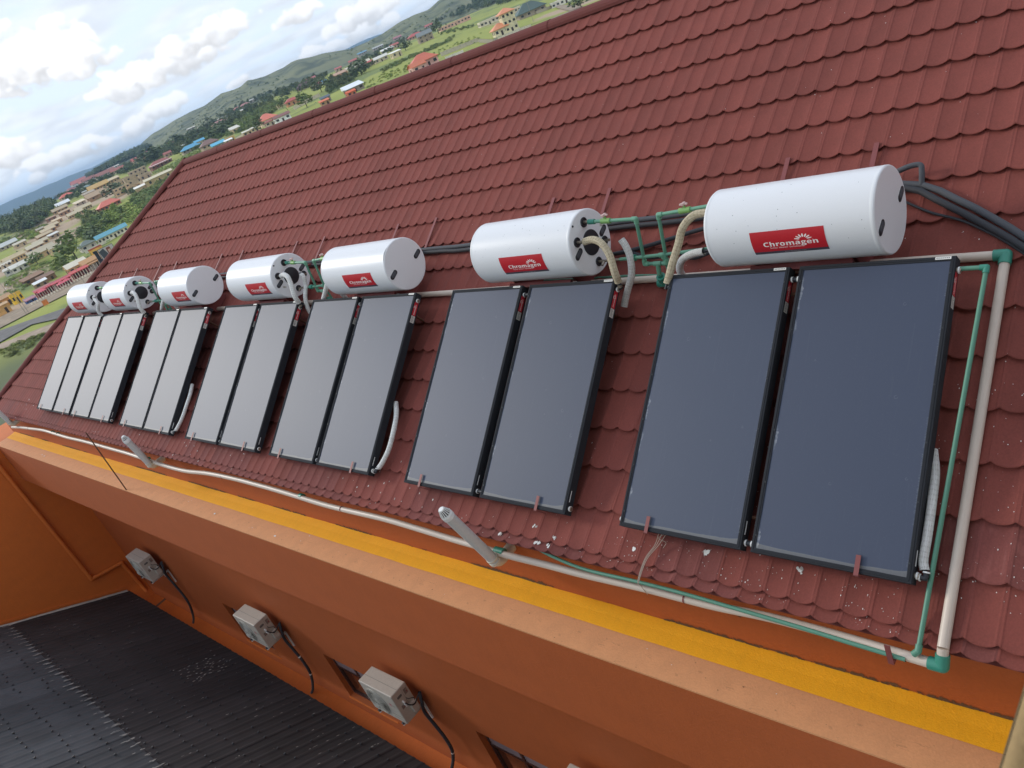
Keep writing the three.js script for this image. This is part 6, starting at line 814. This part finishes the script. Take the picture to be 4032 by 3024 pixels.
house('m5', 520, 375, 60, 'red house above the white flat roof', { rc: '#ae5a52', wc: '#b89c88', roof: 'gable', d: 0.7, rot: 0.2, h: 3 });
house('m5', 540, 310, 60, 'dull pink house in the trees at the hill foot', { rc: '#a4686a', wc: '#b09a92', roof: 'gable', d: 0.7, rot: 0.2, h: 3 });
house('m5', 105, 615, 90, 'brick coloured house left of the cream row', { rc: '#b08a70', wc: '#b88c6c', roof: 'shed', d: 0.7, rot: 0.2, h: 4 });
house('m5', 190, 500, 60, 'small red roof behind the cream row house', { rc: '#b05c58', wc: '#b39a8a', roof: 'gable', d: 0.7, rot: 0.2, h: 3 });
house('m5', 75, 560, 50, 'small red house among trees at the left of the cream row', { rc: '#b4605c', wc: '#b49c8c', roof: 'gable', d: 0.7, rot: 0.2, h: 3 });
house('m5', 260, 430, 70, 'blue grey roofed house in the trees under the hill', { rc: '#6f96a8', wc: '#a9a094', roof: 'gable', d: 0.5, rot: 0.2, h: 3 });
house('m5', 385, 385, 80, 'grey roofed long house in the trees under the hill', { rc: '#b3b2ac', wc: '#a49a8c', roof: 'gable', d: 0.4, rot: 0.2, h: 3 });
house('m5', 210, 725, 140, 'open shed with a whitish blue sheet roof at the ridge', { rc: '#dfe2e6', wc: '#8e8478', roof: 'shed', d: 0.6, rot: 0.3, h: 2.8, rh: 0.3 });
house('m5', 180, 755, 70, 'shelter under a bright orange tarpaulin at the ridge', { rc: '#d4613c', wc: '#b46a4e', roof: 'gable', d: 0.7, rot: 0.3, h: 2 });
house('m5', 1860, 30, 190, 'whitish walled compound at the upper right edge', { rc: '#dcd5c8', wc: '#d9d2c4', roof: 'flat', d: 0.4, rot: 0.15, h: 2.8, win: 6 });
house('m5', 1290, 25, 45, 'tiny white house up on the green slope', { rc: '#e2e0da', wc: '#d6d0c4', roof: 'shed', d: 0.8, rot: 0.2, h: 2.6 });
// garden walls
function gardenWall(label, zone, pts, h, m) { const g = thing('garden_wall', label, 'wall'); const P = pts.map(p => pick(...px(zone, ...p))); for (let i = 0; i < P.length - 1; i++) { const a = P[i], b = P[i + 1], L = Math.hypot(a.x - b.x, a.z - b.z), n = Math.max(1, Math.round(L / 3.2)); for (let k = 0; k < n; k++) { const u = a.clone().lerp(b, k / n), v = a.clone().lerp(b, (k + 1) / n), c = u.clone().add(v).multiplyScalar(0.5), w = box(L / n - 0.2, h + 0.8, 0.18, 0, h / 2 - 0.4, 0); w.rotateY(-Math.atan2(v.z - u.z, v.x - u.x)); w.translate(c.x, c.y, c.z); part(g, 'wall_bay', w, m); const q = box(0.28, h + 1.0, 0.28, 0, h / 2 - 0.35, 0); q.translate(u.x, u.y, u.z); part(g, 'pillar', q, m); } } return g; }
gardenWall('long pale block wall with pillars in the green field beside the red roofed house', 'm5', [[885, 445], [1000, 400], [1175, 330]], 1.9, HM('#b5ac98'));
gardenWall('grey low wall before the villa', 'm5', [[1180, 335], [1300, 345], [1330, 325]], 1.6, HM('#9c9484'));
gardenWall('pale wall in front of the villa', 'm5', [[1340, 330], [1510, 255], [1600, 225]], 1.8, HM('#cfc4ae'));
gardenWall('white fence like wall of stubs right of the red roofed house', 'm5', [[920, 475], [1000, 445], [1060, 420]], 1.4, HM('#d2cbbb'));
gardenWall('grey wall around the dark green roofed house', 'm5', [[1530, 135], [1640, 110], [1770, 60]], 1.6, HM('#a89c88'));
gardenWall('tan wall left of the orange walled house', 'm4', [[1560, 415], [1700, 330], [1860, 270]], 3.0, HM('#c4ad88'));
gardenWall('pale ruined wall right of the orange walled house', 'm4', [[1770, 420], [1860, 370], [1985, 300], [2090, 250]], 2.2, HM('#c9bba0'));
gardenWall('whitish wall in front of the grey hipped roof house', 'm2', [[940, 550], [1040, 505], [1110, 470]], 1.8, HM('#d8cfc2'));
// ------------------------------------------------------------ street furniture
{
  const p = pick(...px('m2', 1215, 640)), s = p.D / F * .3618, g = thing('billboard', 'large advertising billboard on two posts beside the tiled hip', 'billboard', [p.x, p.y, p.z]); g.rotation.y = Math.atan2(EYE.x - p.x, EYE.z - p.z) + 0.15; const W = 150 * s, Hh = 135 * s, y0 = 20 * s;
  const tex = canvasTex(256, 256, (c, w, h) => { c.fillStyle = '#b9b4ae'; c.fillRect(0, 0, w, h); c.fillStyle = '#3c4146'; c.beginPath(); c.moveTo(0, 40); c.lineTo(90, 10); c.lineTo(130, 160); c.lineTo(20, 220); c.fill(); c.fillStyle = '#7a4034'; c.fillRect(130, 20, 70, 150); c.fillStyle = '#c9a58c'; c.fillRect(150, 60, 40, 90); c.fillStyle = '#b8303c'; c.beginPath(); c.moveTo(90, 256); c.lineTo(256, 160); c.lineTo(256, 256); c.fill(); });
  part(g, 'panel', box(W, Hh, 0.4, W * 0.12, y0 + Hh / 2, 0), HM('#55585c')); const f = new THREE.PlaneGeometry(W * 0.94, Hh * 0.94); f.translate(W * 0.12, y0 + Hh / 2, 0.215); part(g, 'poster', f, new THREE.MeshStandardMaterial({ map: tex, roughness: 0.6 })); part(g, 'side_board', box(W * 0.22, Hh, 0.5, -W * 0.53, y0 + Hh / 2, 0.1), HM('#23272c')); for (const x of [-W * 0.3, W * 0.4]) part(g, 'post', box(0.5, y0 + 1, 0.5, x, y0 / 2 - 0.5, -0.1), HM('#6a6a68'));
}
{ const p = pick(...px('m2', 515, 1115)), s = p.D / F * .3618, g = thing('street_sign', 'small orange square sign on the grass verge', 'sign', [p.x, p.y, p.z]); g.rotation.y = Math.atan2(EYE.x - p.x, EYE.z - p.z); part(g, 'plate', box(50 * s, 50 * s, 0.1, 0, 34 * s, 0), HM('#c9743c')); part(g, 'post', box(0.12, 12 * s, 0.12, 0, 5 * s, -0.1), HM('#77706a')); }
[['m2', 315, 1195, 'tall street lamp leaning over the road by the yellow building'], ['m2', 290, 1210, 'second street lamp left of the tall one by the yellow building'], ['m2', 125, 1045, 'thin pole in the meadow above the yellow building'], ['m2', 930, 880, 'thin pole at the right end of the red shops'], ['m3', 940, 560, 'thin leaning pole left of the zigzag house'], ['m4', 470, 860, 'thin pole left of the blue zigzag house'], ['m5', 1610, 170, 'thin pole in the field before the dark green roof']].forEach(([z, x, y, lb], i) => { const p = pick(...px(z, x, y)), h = [12, 11, 9, 8, 10, 12, 10][i], g = thing(i < 2 ? 'street_lamp' : 'utility_pole', lb, i < 2 ? 'street lamp' : 'pole', [p.x, p.y, p.z]); part(g, 'pole', cylAB(V(0, -0.5, 0), V(0, h, 0), 0.11, 8, 0.07), HM('#8a8378')); if (i < 2) { part(g, 'arm', cylAB(V(0, h - 0.1, 0), V(-1.6, h + 0.3, 0.3), 0.05, 6), HM('#8a8378')); part(g, 'lamp_head', rbox(0.8, 0.18, 0.35, 0.05, -1.9, h + 0.32, 0.35), HM('#d8d5cc')); } else part(g, 'crossbar', box(1.6, 0.1, 0.1, 0, h - 0.6, 0), HM('#8a8378')); });
for (const [x, y, lb] of [[700, 925, 'left pink parasol before the red shops'], [755, 895, 'right pink parasol before the red shops'], [490, 1010, 'pale pink parasol before the blue shop']]) { const p = pick(...px('m2', x, y)), g = thing('parasol', lb, 'parasol', [p.x, p.y, p.z]); const c = new THREE.ConeGeometry(2.2, 0.9, 10, 1, true); c.translate(0, 2.7, 0); part(g, 'canopy', c, HM('#c8606a')); part(g, 'pole', cylAB(V(0, 0, 0), V(0, 2.9, 0), 0.05, 6), HM('#c9c2b6')); }
// low white posts along the street edge
for (let i = 0; i < 22; i++) { const t = i / 21, p = pick(...px('m2', mix(360, 1000, t), mix(1112, 775, t))); const g = thing('kerb_post', 'low white kerb post in the row before the shops', 'post', [p.x, p.y, p.z], 'kerb posts before the shops'); part(g, 'post', box(0.7, 1.2, 0.5, 0, 0.5, 0), HM('#d5ccb8')); }

renderer.render(scene, camera);
